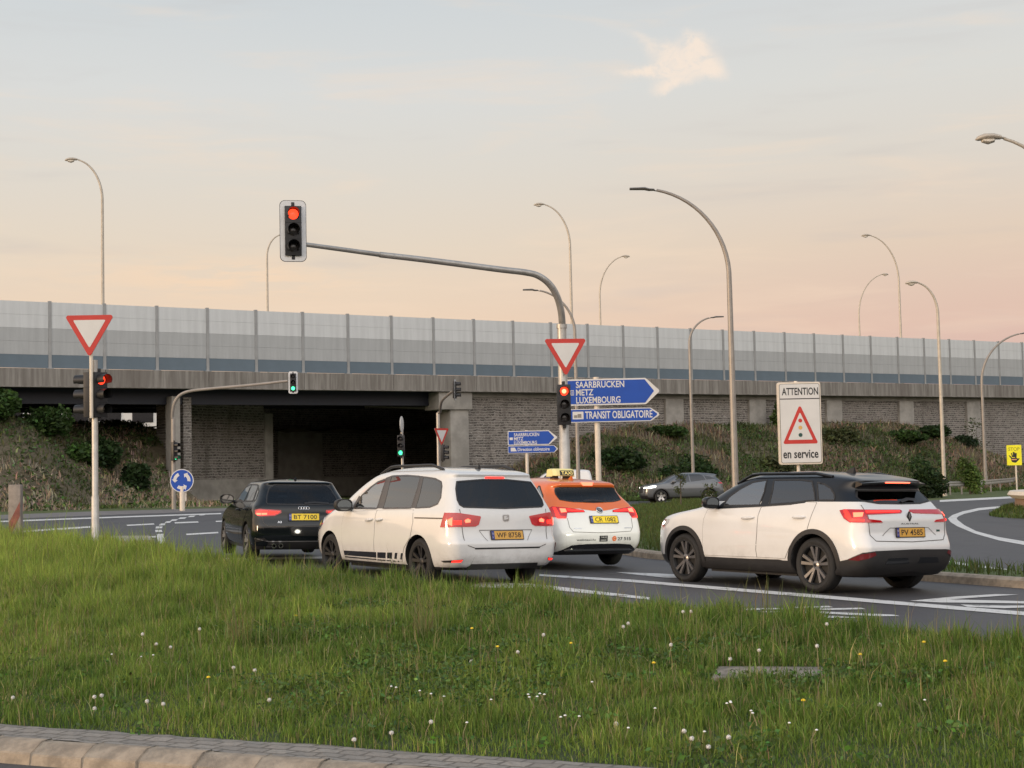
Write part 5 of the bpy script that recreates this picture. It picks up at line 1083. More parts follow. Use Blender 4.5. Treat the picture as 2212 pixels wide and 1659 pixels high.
K['redlit'] = mat('brake_light_lit', (.5, .02, .01), .3, emit=(1, .020, .014), es=2.4); K['redbright'] = mat('brake_light_core', (.6, .1, .05), .3, emit=(1, .10, .05), es=4.4)
K['plate'] = mat('yellow_number_plate', (.62, .33, .055), .4, 0, .06, 20); K['platey'] = mat('bright_yellow_number_plate', (.78, .56, .02), .4, 0, .05, 20); K['euro'] = mat('plate_blue_band', (.02, .04, .22), .4); K['ink'] = mat('plate_ink', (.02, .015, .01), .6)
K['mirror'] = mat('mirror_glass', (.16, .17, .17), .05, 1); K['hlamp'] = mat('headlamp_lit', (.8, .8, .8), .1, emit=(1, .96, .88), es=5)
def plate(sh, parent, text, s0, z0, m, tilt=None, w=.52, h=.112):
    n = nrm(sh, 's', s0, z0); ux = Vector((n.y, -n.x, 0)).normalized(); ux = Vector((0, -1, 0)); n.y = 0; n.normalize(); uy = n.cross(ux); uy = uy if uy.z > 0 else -uy
    pm_ = max((surf(sh, 's', s0 + a, z0 + b) - surf(sh, 's', s0, z0)).dot(n) for a in (-.24, 0, .24) for b in (-.05, .05)); o = surf(sh, 's', s0, z0) + n*(max(0, pm_) + .004); mb = MB()
    W, H_ = w/2, h/2; mb.prism(rpoly([(-W-.012, -H_-.010), (W+.012, -H_-.010), (W+.012, H_+.010), (-W-.012, H_+.010)], .012), o, ux, uy, .012, 1)
    mb.prism(rpoly([(-W, -H_), (W, -H_), (W, H_), (-W, H_)], .008), o + n*.012, ux, uy, .002, 0)
    mb.flat([(-W, -H_), (-W+.045, -H_), (-W+.045, H_), (-W, H_)], o + n*.0146, ux, uy, 2); mb.text('L', o + n*.0152 + ux*(-W+.015) + uy*(-.035), ux, uy, .022, 3)
    mb.flat(disc(.013, 16, -W+.0225, .022), o + n*.0152, ux, uy, 3); mb.flat(disc(.009, 16, -W+.0225, .022), o + n*.0156, ux, uy, 2)
    mb.text(text, o + n*.0152 + ux*(.022) + uy*(-.036), ux, uy, .072, 4, .40, 'C', bold=.012); mb.build('number_plate', [m, K['trim'], K['euro'], K['white'], K['ink']], parent, weld=False)
def mirror_part(sh, parent, x, z, side, mbody, s=1.0):
    y = sh.yside(x, z); c = Vector((x - .02, side*(y + .16), z + .045)); mb = MB(); vs = []
    for dx, k in ((-.07, 1.0), (-.02, 1.02), (.05, .85), (.10, .45)):
        for i in range(16):
            a = 2*math.pi*i/16; ca, sa = math.cos(a), math.sin(a); e = 2/3.2; vs.append(c + Vector((dx*s, math.copysign(abs(ca)**e, ca)*.125*k*s, math.copysign(abs(sa)**e, sa)*.085*k*s)))
    mb.add(vs, [(i*16+j, i*16+(j+1) % 16, (i+1)*16+(j+1) % 16, (i+1)*16+j) for i in range(3) for j in range(16)] + [tuple(range(16))[::-1], tuple(range(48, 64))], 0, True)
    mb.tube([(x, side*(y - .02), z), (x - .01, side*(y + .07), z + .0)], .028, 8, 1); o = mb.build('wing_mirror', [mbody, K['trim']], parent)
    mb = MB(); mb.add([c + Vector((-.0735*s, math.cos(2*math.pi*i/16)*.108*s, math.sin(2*math.pi*i/16)*.072*s)) for i in range(16)], [tuple(range(16))]); mb.build('mirror_glass', K['mirror'], o)
def car(label, cat, sh, X_, Y_, head, z=None, roll=.026, name='parked_car', group='cars waiting at the lights'):
    zc = float(zg(X_)) if z is None else z; return thing(name, label, cat, (X_, Y_, zc), 0, group, rot=(roll, 0, math.radians(head)))
def shell_body(sh, t, wb, r, mats, zsplit=None, zdark=None, arch=.05, extra=(), xo=0, openings=(), belt=1.05):
    global wheels_z; wheels_z = r; me = body_mesh(sh, (wb/2 + xo, -wb/2 + xo), r + arch, mats, zsplit, zdark, extra, openings); o = bpy.data.objects.new('body', me); C.objects.link(o); o.parent = t
    mb = MB(); mb.box((0, 0, .30), (wb - 2*r - .2, 1.5, .22)); mb.box((-wb/2 - .45, 0, .34), (.5, 1.25, .2)); mb.box((wb/2+.4, 0, .32), (.5, 1.25, .2)); mb.box((0, 0, .36), (wb + .9, .95, .26)); mb.build('underbody', K['trim'], t)
    if openings: interior(sh, t, belt)
    return o
def interior(sh, t, b):                      # seats, dashboard and steering wheel seen through the glass
    mb = MB(); Xd = 1.0; mb.box((Xd - .15, 0, b - .08), (.42, 1.36, .16)); mb.build('dashboard', K['trim'], t, bevel=.04)
    for x, ys, w in ((-.22, (.37, -.37), .46), (-1.08, (.42, 0, -.42), .40)):
        for y in ys:
            mb = MB(); R_ = Matrix.Rotation(math.radians(-14), 3, 'Y'); mb.box((x - .02, y, b - .18), (.13, w, .62), 0, R_); mb.box((x + .25, y, b - .45), (.5, w, .14)); o = mb.build('seat', K['seat'], t, bevel=.045)
            mb = MB(); mb.box((x - .12, y, b + .23), (.09, .25, .17), 0, R_); mb.tube([(x - .09, y - .07, b + .08), (x - .11, y - .07, b + .2)], .008, 6); mb.tube([(x - .09, y + .07, b + .08), (x - .11, y + .07, b + .2)], .008, 6); mb.build('headrest', K['seat'], o, bevel=.035)
    mb = MB(); c = Vector((.42, .37, b + .0)); ax = Vector((-.85, 0, .5)).normalized(); u = Vector((0, 1, 0)); w_ = ax.cross(u); P = [c + (u*math.cos(2*math.pi*i/24) + w_*math.sin(2*math.pi*i/24))*.185 for i in range(25)]; mb.tube(P, .016, 8, cap=False); mb.tube([P[0], P[12]], .018, 6); mb.tube([c, c + Vector((.3, 0, -.14))], .04, 8); mb.build('steering_wheel', K['trim'], t)
def window(sh, t, kind, poly, m, name, side=1, frame=.022, trim='trim'):
    g = patch(sh, kind, poly, .002, m, name, t, side, .09, False); stripe(sh, kind, poly + [poly[0], poly[1]], frame, .0045, K[trim], 'window_seal', g, side); return g
def door(sh, t, poly, handle, m, side, gap=.007, mh=None):
    cx = sum(p[0] for p in poly)/len(poly); cz = sum(p[1] for p in poly)/len(poly)
    big = [(x + gap*(1 if x > cx else -1), z + gap*.6*(1 if z > cz else -1)) for x, z in poly]
    d = patch(sh, 'x', poly, .0035, m, 'door', t, side, .06); patch(sh, 'x', big, .0012, K['gap'], 'door_gap', d, side, .06, False)
    if handle:
        (x0, z0), (x1, z1) = handle; mb = MB(); P = []
        for i in range(7): f = i/6; x = x0 + (x1-x0)*f; z = z0 + (z1-z0)*f; P.append(Vector(sh.pX(x, z, side)) + Vector((0, side*(.012 + .03*math.sin(math.pi*f)**.5), 0)))
        mb.tube(P, [.010, .017, .018, .018, .018, .017, .010], 8); mb.build('door_handle', mh or m, d)
def tail(sh, t, outline, lits, glassm, sides=(1, -1), off=.010):
    for s_ in sides:
        p = outline if s_ > 0 else flip(outline); o = patch(sh, 's', p, off, glassm, 'tail_light', t)
        for q, m in lits: patch(sh, 's', q if s_ > 0 else flip(q), off + .004, K[m], 'lamp_segment', o, skirt=False)
def arch_ring(sh, t, x, r, R0, R1, side, m):
    a = [math.radians(-22 + 224*i/28) for i in range(29)]; o_ = [(x + R1*math.cos(v), max(sh.z0+.02, r + R1*math.sin(v))) for v in a]; i_ = [(x + R0*math.cos(v), max(sh.z0+.02, r + R0*math.sin(v))) for v in a]
    mb = MB(); vs = [surf(sh, 'x', p[0], p[1], side) + Vector((0, side*d, 0)) for p, d in [(q, .016) for q in o_] + [(q, .020) for q in i_] + [(q, -.03) for q in i_] + [(q, -.004) for q in o_]]
    mb.add(vs, [(k*29+i, k*29+i+1, (k+1)*29+i+1, (k+1)*29+i) for k in range(2) for i in range(28)] + [(i, i+1, 3*29+i+1, 3*29+i) for i in range(28)], 0, True); mb.build('arch_trim', m, t)
def fin(sh, t, x, m, L=.17, h=.07):
    z = sh.z1
    while not sh.inside(x, 0, z): z -= .003
    mb = MB(); mb.add([(x+L*.6, 0, z-.004), (x-L*.4, .03, z-.012), (x-L*.4, -.03, z-.012), (x-L*.42, .008, z+h), (x-L*.42, -.008, z+h), (x-L*.12, 0, z+h*.9)], [(0, 5, 3, 1), (0, 2, 4, 5), (1, 3, 4, 2), (3, 5, 4)]); mb.build('antenna', m, t)
def rail(sh, t, x0, x1, y, m, lift=.05):
    P = []
    for i in range(13):
        f = i/12; x = x0 + (x1-x0)*f; z = sh.z1
        while z > 1 and not sh.inside(x, y, z): z -= .003
        P.append((x, y, z + lift*min(1, 6*f, 6*(1-f)) + .005))
    for s_ in (1, -1): mb = MB(); mb.tube([(p[0], p[1]*s_, p[2]) for p in P], .022, 8); mb.build('roof_rail', m, t)
def beam(t, x, y, z, power, col=(1, .95, .82)):
    for s_ in (1, -1):
        l = bpy.data.lights.new('headlight_beam', 'SPOT'); l.energy = power; l.spot_size = math.radians(56); l.spot_blend = .8; l.color = col; l.shadow_soft_size = .06
        o = bpy.data.objects.new('headlight_beam', l); C.objects.link(o); o.parent = t; o.location = (x, s_*y, z); o.rotation_euler = Vector((-1, 0, .03)).to_track_quat('Z', 'Y').to_euler()

# --- white crossover with a black roof
t = car('white crossover with a black roof waiting at the right, diamond emblem on the tailgate', 'car', SUV, 3.928, 21.528, 123.3, .004); sh = SUV
zl = lambda p: lev(p, 'x')
W1 = zl([(.50, 1.150), (.505, 1.193), (.455, 1.28), (.265, 1.40), (.064, 1.485), (-.19, 1.515), (-.235, 1.348), (-.222, 1.163)]); W2 = zl([(-.42, 1.168), (-.39, 1.372), (-.335, 1.510), (-.852, 1.508), (-1.085, 1.485), (-1.20, 1.346), (-1.268, 1.232), (-1.095, 1.222), (-.881, 1.19)]); W3 = zl([(-1.19, 1.470), (-1.329, 1.448), (-1.475, 1.393), (-1.57, 1.32), (-1.61, 1.256), (-1.60, 1.234), (-1.325, 1.232)])
WR = [(-.58, 1.335), (-.66, 1.25), (-.64, 1.205), (-.40, 1.172), (0, 1.167), (.40, 1.172), (.64, 1.205), (.66, 1.25), (.58, 1.335)]; WF = [(-.60, 1.14), (.60, 1.14), (.53, 1.30), (.46, 1.49), (-.46, 1.49), (-.53, 1.30)]
shell_body(sh, t, 2.667, .36, [K['wpaint'], K['roofblack'], K['trim']], 1.192, .40, .052, (1.2,), openings=[('x', W1), ('x', W2), ('x', W3), ('s', WR), ('f', WF)], belt=1.12)
for sd in (1, -1):
    stripe(sh, 'x', [(.62, 1.100), (-.275, 1.136), (-.85, 1.166), (-1.10, 1.190)], .034, .004, K['roofblack'], 'window_trim', t, sd); patch(sh, 'x', [(-.24, 1.128), (-.40, 1.134), (-.40, 1.2), (-.25, 1.2)], .003, K['roofblack'], 'window_trim', t, sd, skirt=False); patch(sh, 'x', [(.66, 1.083), (.50, 1.09), (.49, 1.20), (.56, 1.17)], .003, K['roofblack'], 'window_trim', t, sd, skirt=False)
    window(sh, t, 'x', W1, K['gfront'], 'side_window', sd); window(sh, t, 'x', W2, K['gtint'], 'side_window', sd); window(sh, t, 'x', W3, K['gtint'], 'side_window', sd)
    door(sh, t, [(.835, 1.07), (.885, .93), (.885, .70), (.88, .42), (-.248, .43), (-.235, .53), (-.262, .764), (-.252, .99), (-.268, 1.112)], ((.062, .955), (-.188, .972)), K['wpaint'], sd)
    door(sh, t, [(-.282, 1.112), (-.262, .99), (-.274, .764), (-.247, .53), (-.26, .43), (-.80, .43), (-.905, .60), (-1.06, .74), (-1.215, .80), (-1.28, 1.04), (-1.305, 1.18), (-1.09, 1.185), (-.85, 1.145)], ((-.941, .982), (-1.171, .988)), K['wpaint'], sd)
    patch(sh, 'x', [(.98, .25), (.93, .36), (.86, .335), (.62, .375), (-.25, .405), (-.69, .41), (-.92, .375), (-.96, .25)], .012, K['trim'], 'sill_trim', t, sd)
    stripe(sh, 'x', [(.55, .535), (.2, .575), (-.3, .60), (-.78, .605)], .012, .0062, K['wpaint'], 'door_crease', t, sd)
    for x in (1.333, -1.333): arch_ring(sh, t, x, .36, .412, .475, sd, K['trim'])
    for x in (1.333, -1.333): wheel(t, x, sd, .36, .235, .895, (5, .21, .028, .044, K['rimdark']), .262)
    mirror_part(sh, t, .66, 1.125, sd, K['roofblack'])
    h_ = patch(sh, 'x', [(1.90, .80), (1.93, .86), (1.86, .915), (1.70, .925), (1.72, .87), (1.80, .82)], .006, K['chrome'], 'headlight', t, sd); patch(sh, 'x', [(1.905, .83), (1.915, .86), (1.86, .895), (1.83, .87)], .010, K['hlamp'], 'lamp_segment', h_, sd, skirt=False)
    p_ = lev([(1.18, .45), (1.05, .476), (.847, .568), (.66, .585), (.0, .578), (.0, .30), (.6, .26), (1.18, .28)]); patch(sh, 's', p_ if sd > 0 else flip(p_), .014, K['trim'], 'bumper_trim', t)
    p_ = lev([(1.03, .475), (.868, .548), (.69, .573), (.665, .534), (.769, .495), (.886, .468)]); patch(sh, 's', p_ if sd > 0 else flip(p_), .019, K['dredglass'], 'reflector', t)
    p_ = [(.50, .40), (.46, .47), (.12, .475), (.08, .40)]; patch(sh, 's', p_ if sd > 0 else flip(p_), .018, K['roofblack'], 'bumper_inset', t)
window(sh, t, 'f', WF, K['gfront'], 'windscreen'); window(sh, t, 's', WR, K['gdark'], 'rear_window')
w_ = stripe(sh, 's', [(-.02, 1.185), (-.18, 1.215), (-.34, 1.205)], .035, .022, K['trim'], 'wiper', t)
mb = MB(); vs = []                                                    # roof spoiler over the glass
for i in range(21):
    f = -1 + 2*i/20; y = .60*f; e = .05*f*f; vs += [(-1.60, y, 1.555 - .05*f*f), (-1.985 + e, y, 1.452 - .02*f*f), (-1.985 + e, y, 1.432 - .02*f*f), (-1.80 + e, y, 1.375 - .02*f*f)]
mb.add(vs, [(i*4+k, i*4+k+1, (i+1)*4+k+1, (i+1)*4+k) for i in range(20) for k in range(3)] + [(3, 2, 1, 0), (80, 81, 82, 83)], 0, True); sp_ = mb.build('spoiler', K['roofblack'], t)
mb = MB(); mb.box((-1.988, -.01, 1.442), (.012, .46, .016)); mb.build('brake_light', K['redbright'], sp_, bevel=.004)
L1 = lev([(1.02, 1.103), (.924, 1.117), (.645, 1.105), (.055, 1.087), (.037, 1.070), (.085, 1.045), (.688, 1.045), (.689, .99), (.49, .968), (.456, .940), (.93, .95), (1.02, 1.0), (1.036, 1.065)]); L1 = [(a + .03, z) for a, z in L1]
s3 = lambda p: [(a + .03, z) for a, z in lev(p)]
SL_ = [(s3([(.955, 1.10), (.90, 1.106), (.90, 1.001), (.742, .985), (.746, .960), (.92, .963), (.985, 1.02)]), 'redlit'), (s3([(.842, 1.071), (.712, 1.069), (.753, 1.02), (.864, 1.016)]), 'redbright'), (s3([(.67, 1.088), (.085, 1.073), (.105, 1.056), (.683, 1.062)]), 'redlit')]; tail(sh, t, L1, SL_, K['redglass'], (1,)); tail(sh, t, L1, SL_[:2], K['redglass'], (-1,))
tg = [(.69, 1.15), (.715, .93), (.705, .765), (.63, .69), (0, .672)]
for sd in (1, -1): stripe(sh, 's', tg if sd > 0 else mir(tg), .010, .003, K['gap'], 'tailgate_gap', t)
stripe(sh, 's', [(.50, .755), (.36, .855), (-.36, .855), (-.50, .755)], .010, .003, K['softshade'], 'plate_recess_shade', t)  # painted shading line, the surface itself is not recessed
plate(sh, t, 'PV 4585', .01, .795, K['plate'])
n_ = nrm(sh, 's', 0, 1.0); o_ = surf(sh, 's', 0, 1.0); mb = MB(); mb.prism([(-.044, 0), (-.012, -.066), (.012, -.066), (.044, 0), (.012, .066), (-.012, .066)], o_ + n_*.002, (0, -1, 0), (0, 0, 1), .012, 0)
mb.prism([(-.02, 0), (0, -.05), (.02, 0), (0, .05)], o_ + n_*.014, (0, -1, 0), (0, 0, 1), .004, 1); mb.build('emblem', [K['trim'], K['rimgrey']], t, bevel=.002)
lettering(sh, 'AUSTRAL', 0, .908, .017, .34, K['trim'], 'badge_lettering', t, bold=.01)
patch(sh, 's', [(-.60, .80), (-.53, .80), (-.53, .825), (-.60, .825)], .004, K['greensign'], 'badge', t)
rail(sh, t, .45, -1.42, .60, K['roofblack'], .045); fin(sh, t, -1.15, K['trim'], .2, .075); beam(t, 2.28, .66, .72, 60, (1, .97, .74))

# --- white people carrier
t = car('white people carrier with black sill stickers and black wheels, second from the left', 'car', MPV, -1.407, 23.309, 122.5, .085); sh = MPV
W1 = zl([(.60, 1.108), (.64, 1.16), (.515, 1.30), (.32, 1.417), (.119, 1.507), (-.115, 1.55), (-.13, 1.437), (-.135, 1.108)]); W2 = zl([(-.325, 1.110), (-.315, 1.295), (-.258, 1.595), (-.735, 1.598), (-1.155, 1.578), (-1.195, 1.386), (-1.18, 1.122)]); W3 = zl([(-1.31, 1.125), (-1.31, 1.329), (-1.25, 1.572), (-1.615, 1.542), (-1.81, 1.495), (-1.87, 1.43), (-1.935, 1.273), (-1.895, 1.185), (-1.709, 1.139)])
WR = [(-.655, 1.12), (-.70, 1.15), (-.71, 1.22), (-.675, 1.37), (-.625, 1.472), (-.2, 1.505), (.2, 1.505), (.625, 1.472), (.675, 1.37), (.71, 1.22), (.70, 1.15), (.655, 1.12), (0, 1.100)]; WF = [(-.68, 1.20), (.68, 1.20), (.60, 1.38), (.50, 1.58), (-.50, 1.58), (-.60, 1.38)]
shell_body(sh, t, 2.92, .338, [K['wpaint'], K['wpaint'], K['trim']], None, .28, .048, openings=[('x', W1), ('x', W2), ('x', W3), ('s', WR[::-1]), ('f', WF)], belt=1.10)
for sd in (1, -1):
    for p_ in ([(-.122, 1.108), (-.312, 1.110), (-.302, 1.295), (-.248, 1.60), (-.10, 1.57), (-.118, 1.437)], [(-1.19, 1.120), (-1.30, 1.122), (-1.30, 1.329), (-1.242, 1.582), (-1.165, 1.588), (-1.205, 1.386)], [(.70, 1.098), (.61, 1.10), (.655, 1.165), (.55, 1.285), (.60, 1.30), (.715, 1.14)]): patch(sh, 'x', zl(p_), .003, K['trimb'], 'window_trim', t, sd, skirt=False)
    window(sh, t, 'x', W1, K['gfront'], 'side_window', sd, .03, 'trimb'); window(sh, t, 'x', W2, K['gtint'], 'side_window', sd, .022, 'trimb'); window(sh, t, 'x', W3, K['gtint'], 'side_window', sd, .022, 'trimb')
    door(sh, t, [(.93, 1.02), (.99, .80), (.96, .50), (.88, .32), (-.115, .32), (-.122, .46), (-.145, .775), (-.152, .99), (-.168, 1.058)], ((.123, .90), (-.084, .922)), K['wpaint'], sd)
    door(sh, t, [(-.182, 1.058), (-.164, .99), (-.157, .775), (-.134, .46), (-.127, .32), (-.95, .32), (-1.06, .52), (-1.25, .68), (-1.32, .90), (-1.275, 1.072)], ((-.204, .905), (-.404, .928)), K['wpaint'], sd)
    stripe(sh, 'x', zl([(-1.353, .984), (-2.12, .985)]), .018, .003, K['trimb'], 'slide_rail', t, sd)
    for q in ([(.931, .448), (-.199, .459), (-.168, .374), (.931, .377)], [(.926, .361), (-.158, .356), (-.147, .339), (.923, .342)], [(-.232, .458), (-.505, .463), (-.462, .376), (-.201, .374)], [(-.189, .352), (-.445, .354), (-.435, .337), (-.178, .335)], [(-.548, .464), (-.705, .469), (-.661, .376), (-.513, .378)], [(-.486, .352), (-.624, .354), (-.615, .338), (-.477, .337)],
              [(-.79, .466), (-.864, .469), (-.808, .377), (-.736, .379)], [(-.673, .353), (-.759, .354), (-.749, .336), (-.663, .336)], [(-.972, .469), (-1.027, .468), (-.956, .373), (-.917, .377)], [(-.833, .354), (-.873, .353), (-.862, .334), (-.821, .335)]): patch(sh, 'x', zl(q), .0055, K['blackgloss'], 'sticker', t, sd, skirt=False)
    for x in (1.46, -1.46): wheel(t, x, sd, .338, .225, .915, (5, .22, .035, .05, K['rimblack']), .238)
    mirror_part(sh, t, .76, 1.085, sd, K['trim'], 1.12)
    h_ = patch(sh, 'x', [(2.02, .72), (2.05, .80), (1.95, .88), (1.75, .93), (1.72, .84), (1.85, .74)], .006, K['chrome'], 'headlight', t, sd)
    p_ = lev([(1.061, .396), (.708, .416), (.722, .38), (.994, .375)]); p_ = p_ if sd > 0 else flip(p_); r_ = patch(sh, 's', p_, .006, K['trim'], 'reflector', t); p_ = lev([(.86, .405), (.715, .413), (.728, .384), (.86, .381)]); patch(sh, 's', p_ if sd > 0 else flip(p_), .009, K['redlit'], 'lamp_segment', r_, skirt=False)
window(sh, t, 'f', WF, K['gfront'], 'windscreen'); window(sh, t, 's', WR, K['gdark'], 'rear_window')
patch(sh, 's', [(-.17, 1.530), (-.15, 1.520), (.15, 1.520), (.17, 1.530), (.15, 1.546), (-.15, 1.546)], .007, K['redlit'], 'brake_light', t)
tail(sh, t, lev([(.96, 1.063), (.759, 1.060), (.415, 1.003), (.405, .990), (.445, .885), (.496, .862), (1.05, .862), (1.005, .966)]), [(lev([(.905, .966), (.835, .998), (.844, .880), (.89, .90)]), 'redbright'), (lev([(.828, .954), (.711, .951), (.715, .896), (.831, .899)]), 'redlit'), (lev([(.662, .955), (.611, .975), (.57, .952), (.579, .922), (.653, .918)]), 'redbright')], K['redglass'])
tg = [(.72, 1.09), (.702, .829), (.69, .664), (.645, .587), (.54, .552)]
for sd in (1, -1): stripe(sh, 's', tg if sd > 0 else mir(tg), .010, .003, K['gap'], 'tailgate_gap', t)
stripe(sh, 's', [(.54, .545), (-.54, .545)], .022, .004, K['trim'], 'bumper_slot', t); stripe(sh, 's', [(.44, .795), (-.44, .795)], .012, .004, K['softshade'], 'plate_recess_shade', t)
for sd in (1, -1): stripe(sh, 's', [(.44*sd, .79), (.33*sd, .645)], .008, .003, K['softshade'], 'plate_recess_shade', t)  # shading of the plate recess, drawn as grey lines
patch(sh, 's', [(.62, .245), (.55, .325), (.0, .325), (-.55, .325), (-.62, .245)][::-1], .006, K['trim'], 'valance', t)
plate(sh, t, 'WF 8758', 0, .72, K['plate'], h=.118)
n_ = nrm(sh, 's', 0, .965); o_ = surf(sh, 's', 0, .965); mb = MB(); mb.prism(rpoly([(-.048, -.045), (.048, -.045), (.048, .045), (-.048, .045)], .018), o_ + n_*.002, (0, -1, 0), (0, 0, 1), .012, 0)
mb.prism([(-.034, -.030), (.034, -.012), (.034, .006), (-.006, .002), (.026, .030), (-.034, .030)], o_ + n_*.014, (0, -1, 0), (0, 0, 1), .006, 1); mb.build('emblem', [K['silver'], K['white']], t)
rail(sh, t, .32, -1.62, .60, K['trim'], .058); fin(sh, t, -1.55, K['trim'], .16, .06); beam(t, 2.45, .68, .68, 5)

# --- orange and white taxi
t = car('orange and white taxi with a lit yellow roof sign behind the white people carrier', 'taxi', TAXI, .326, 26.73, 118.37, .098); sh = TAXI
W1 = [(.56, 1.01), (.56, 1.05), (.29, 1.22), (-.05, 1.36), (-.30, 1.375), (-.31, 1.01)]; W2 = [(-.39, 1.01), (-.38, 1.375), (-1.0, 1.375), (-1.17, 1.03)]; W3 = [(-1.30, 1.34), (-1.36, 1.335), (-1.60, 1.17), (-1.63, 1.11), (-1.32, 1.07)]
WR = [(-.51, 1.318), (-.575, 1.31), (-.60, 1.20), (-.59, 1.118), (-.40, 1.089), (0, 1.075), (.40, 1.089), (.59, 1.118), (.60, 1.20), (.575, 1.31), (.51, 1.318)]; WF = [(-.60, 1.04), (.60, 1.04), (.48, 1.37), (-.48, 1.37)]
shell_body(sh, t, 2.60, .318, [K['wpaint'], K['opaint'], K['trim']], .972, .27, .045, openings=[('x', W1), ('x', W2), ('x', W3), ('s', WR), ('f', WF)], belt=.98)
for sd in (1, -1):
    dv_ = [(.98, 1.0), (.86, .99), (.722, .985), (.555, .972), (.233, .952), (0, .932), (0, .96), (.4, .985), (.98, 1.005)]
    patch(sh, 's', [(.0, .974), (0, .936), (.12, .938), (.30, .962), (.34, .974)] if sd > 0 else flip([(.0, .974), (0, .936), (.12, .938), (.30, .962), (.34, .974)]), .003, K['opaint'], 'tailgate_band', t, skirt=False)
    window(sh, t, 'x', W1, K['gfront'], 'side_window', sd); window(sh, t, 'x', W2, K['gfront'], 'side_window', sd); window(sh, t, 'x', W3, K['gfront'], 'side_window', sd)
    for x in (1.3, -1.3): wheel(t, x, sd, .318, .205, .865, (8, 0, .04, .05, K['rimgrey']), .21)
    mirror_part(sh, t, .62, 1.0, sd, K['wpaint'])
    patch(sh, 'x', [(1.85, .66), (1.9, .74), (1.6, .80), (1.62, .72)], .006, K['chrome'], 'headlight', t, sd)
    p_ = [(.87, .30), (.88, .43), (.845, .43), (.83, .31)]; patch(sh, 's', p_ if sd > 0 else flip(p_), .006, K['dredglass'], 'reflector', t)
    door(sh, t, [(.80, .96), (.84, .62), (.80, .34), (-.32, .34), (-.33, .96)], None, K['wpaint'], sd); door(sh, t, [(-.345, .96), (-.335, .34), (-.85, .34), (-.95, .55), (-1.12, .72), (-1.15, .96)], None, K['wpaint'], sd)
window(sh, t, 'f', WF, K['gfront'], 'windscreen'); window(sh, t, 's', WR, K['grear'], 'rear_window')
stripe(sh, 's', [(.18, 1.085), (0, 1.105), (-.2, 1.085)], .03, .012, K['trim'], 'wiper', t)
patch(sh, 's', [(.12, 1.395), (.09, 1.355), (-.09, 1.355), (-.12, 1.395)], .012, K['redbright'], 'brake_light', t)
tail(sh, t, [(.90, .975), (.80, 1.005), (.60, .985), (.28, .945), (.265, .915), (.592, .905), (.63, .822), (.88, .84)], [([(.80, .985), (.755, .99), (.735, .85), (.65, .835), (.64, .815), (.79, .82)], 'redlit'), ([(.70, .97), (.60, .965), (.60, .915), (.70, .905)], 'redbright'), ([(.58, .965), (.29, .932), (.30, .92), (.58, .93)], 'redlit')], K['redglass'])
tg = [(.615, .82), (.605, .672), (.55, .60), (.10, .582), (-.10, .582), (-.55, .60), (-.605, .672), (-.615, .82)]; stripe(sh, 's', tg, .008, .003, K['gap'], 'tailgate_gap', t)
plate(sh, t, 'CR 1082', -.055, .79, K['platey'])
n_ = nrm(sh, 's', 0, .945); o_ = surf(sh, 's', -.02, .945); ax_ = n_
mb = MB(); T_ = [(.052 + .011*math.cos(a*math.pi/4), .011*math.sin(a*math.pi/4) + .008) for a in range(9)]; mb.lathe(T_, o_, ax_, 28, 0); mb.lathe([(.001, .006), (.045, .006)], o_, ax_, 24, 1); mb.lathe([(.020, .010), (.026, .014), (.020, .016)], o_ + Vector((0, 0, .012)), ax_, 16, 0); mb.build('emblem', [K['chrome'], K['trim']], t)
lettering(sh, 'webtaxi.lu', .32, .472, .034, .35, K['blacksign'], 'lettering', t, bold=.004); lettering(sh, '27 515', -.415, .482, .05, .27, K['blacksign'], 'lettering', t, bold=.015)
b_ = patch(sh, 's', [(.07, .535), (-.085, .535), (-.085, .44), (.07, .44)], .004, K['blacksign'], 'payment_sticker', t, skirt=False); lettering(sh, 'TAXI', -.01, .508, .026, .11, K['white'], 'lettering', t, .0065); stripe(sh, 's', [(.05, .462), (-.06, .462)], .010, .0065, K['white'], 'sticker_line', t)
patch(sh, 's', [(-.217 + .042*math.cos(2*math.pi*i/20), .485 + .042*math.sin(2*math.pi*i/20)) for i in range(20)], .004, K['opaint'], 'phone_badge', t, skirt=False); lettering(sh, 'C', -.217, .485, .04, .036, K['white'], 'lettering', t, .0065)
patch(sh, 's', [(.90, .24), (.78, .27), (.56, .385), (.30, .402), (-.30, .402), (-.56, .385), (-.78, .27), (-.90, .24)][::-1], .008, K['blackgloss'], 'diffuser', t); patch(sh, 's', [(.66, .297), (.57, .325), (-.57, .325), (-.66, .297)][::-1], .016, K['chrome'], 'bumper_strip', t)
for s0 in (.46, -.50): stripe(sh, 's', [(s0 + .07, .655), (s0 - .07, .655)], .014, .004, K['chrome'], 'badge', t)
ts_ = thing('taxi_roof_sign', 'yellow TAXI sign box on the roof of the orange and white taxi', 'roof sign', (.326, 26.73, .098), 0, None, rot=(.026, 0, math.radians(118.37)))
mb = MB(); prof = [(-.16, 0), (.16, 0), (.13, .10), (.10, .125), (-.10, .125), (-.13, .10)]; o_ = Vector((-.92, .22, 1.52)); vs = [o_ + Vector((x, y, z)) for y, k in ((0, .55), (-.06, 1), (-.38, 1), (-.44, .55)) for x, z in [(a*k, b*(.6 + .4*k)) for a, b in prof]]
mb.add(vs, [(i*6+j, i*6+(j+1) % 6, (i+1)*6+(j+1) % 6, (i+1)*6+j) for i in range(3) for j in range(6)] + [(0, 1, 2, 3, 4, 5), (23, 22, 21, 20, 19, 18)], 0); mb.build('sign_box', mat('lit_yellow_plastic', (.58, .52, .24), .4, 0, emit=(1, .85, .3), es=.25), ts_, bevel=.012)
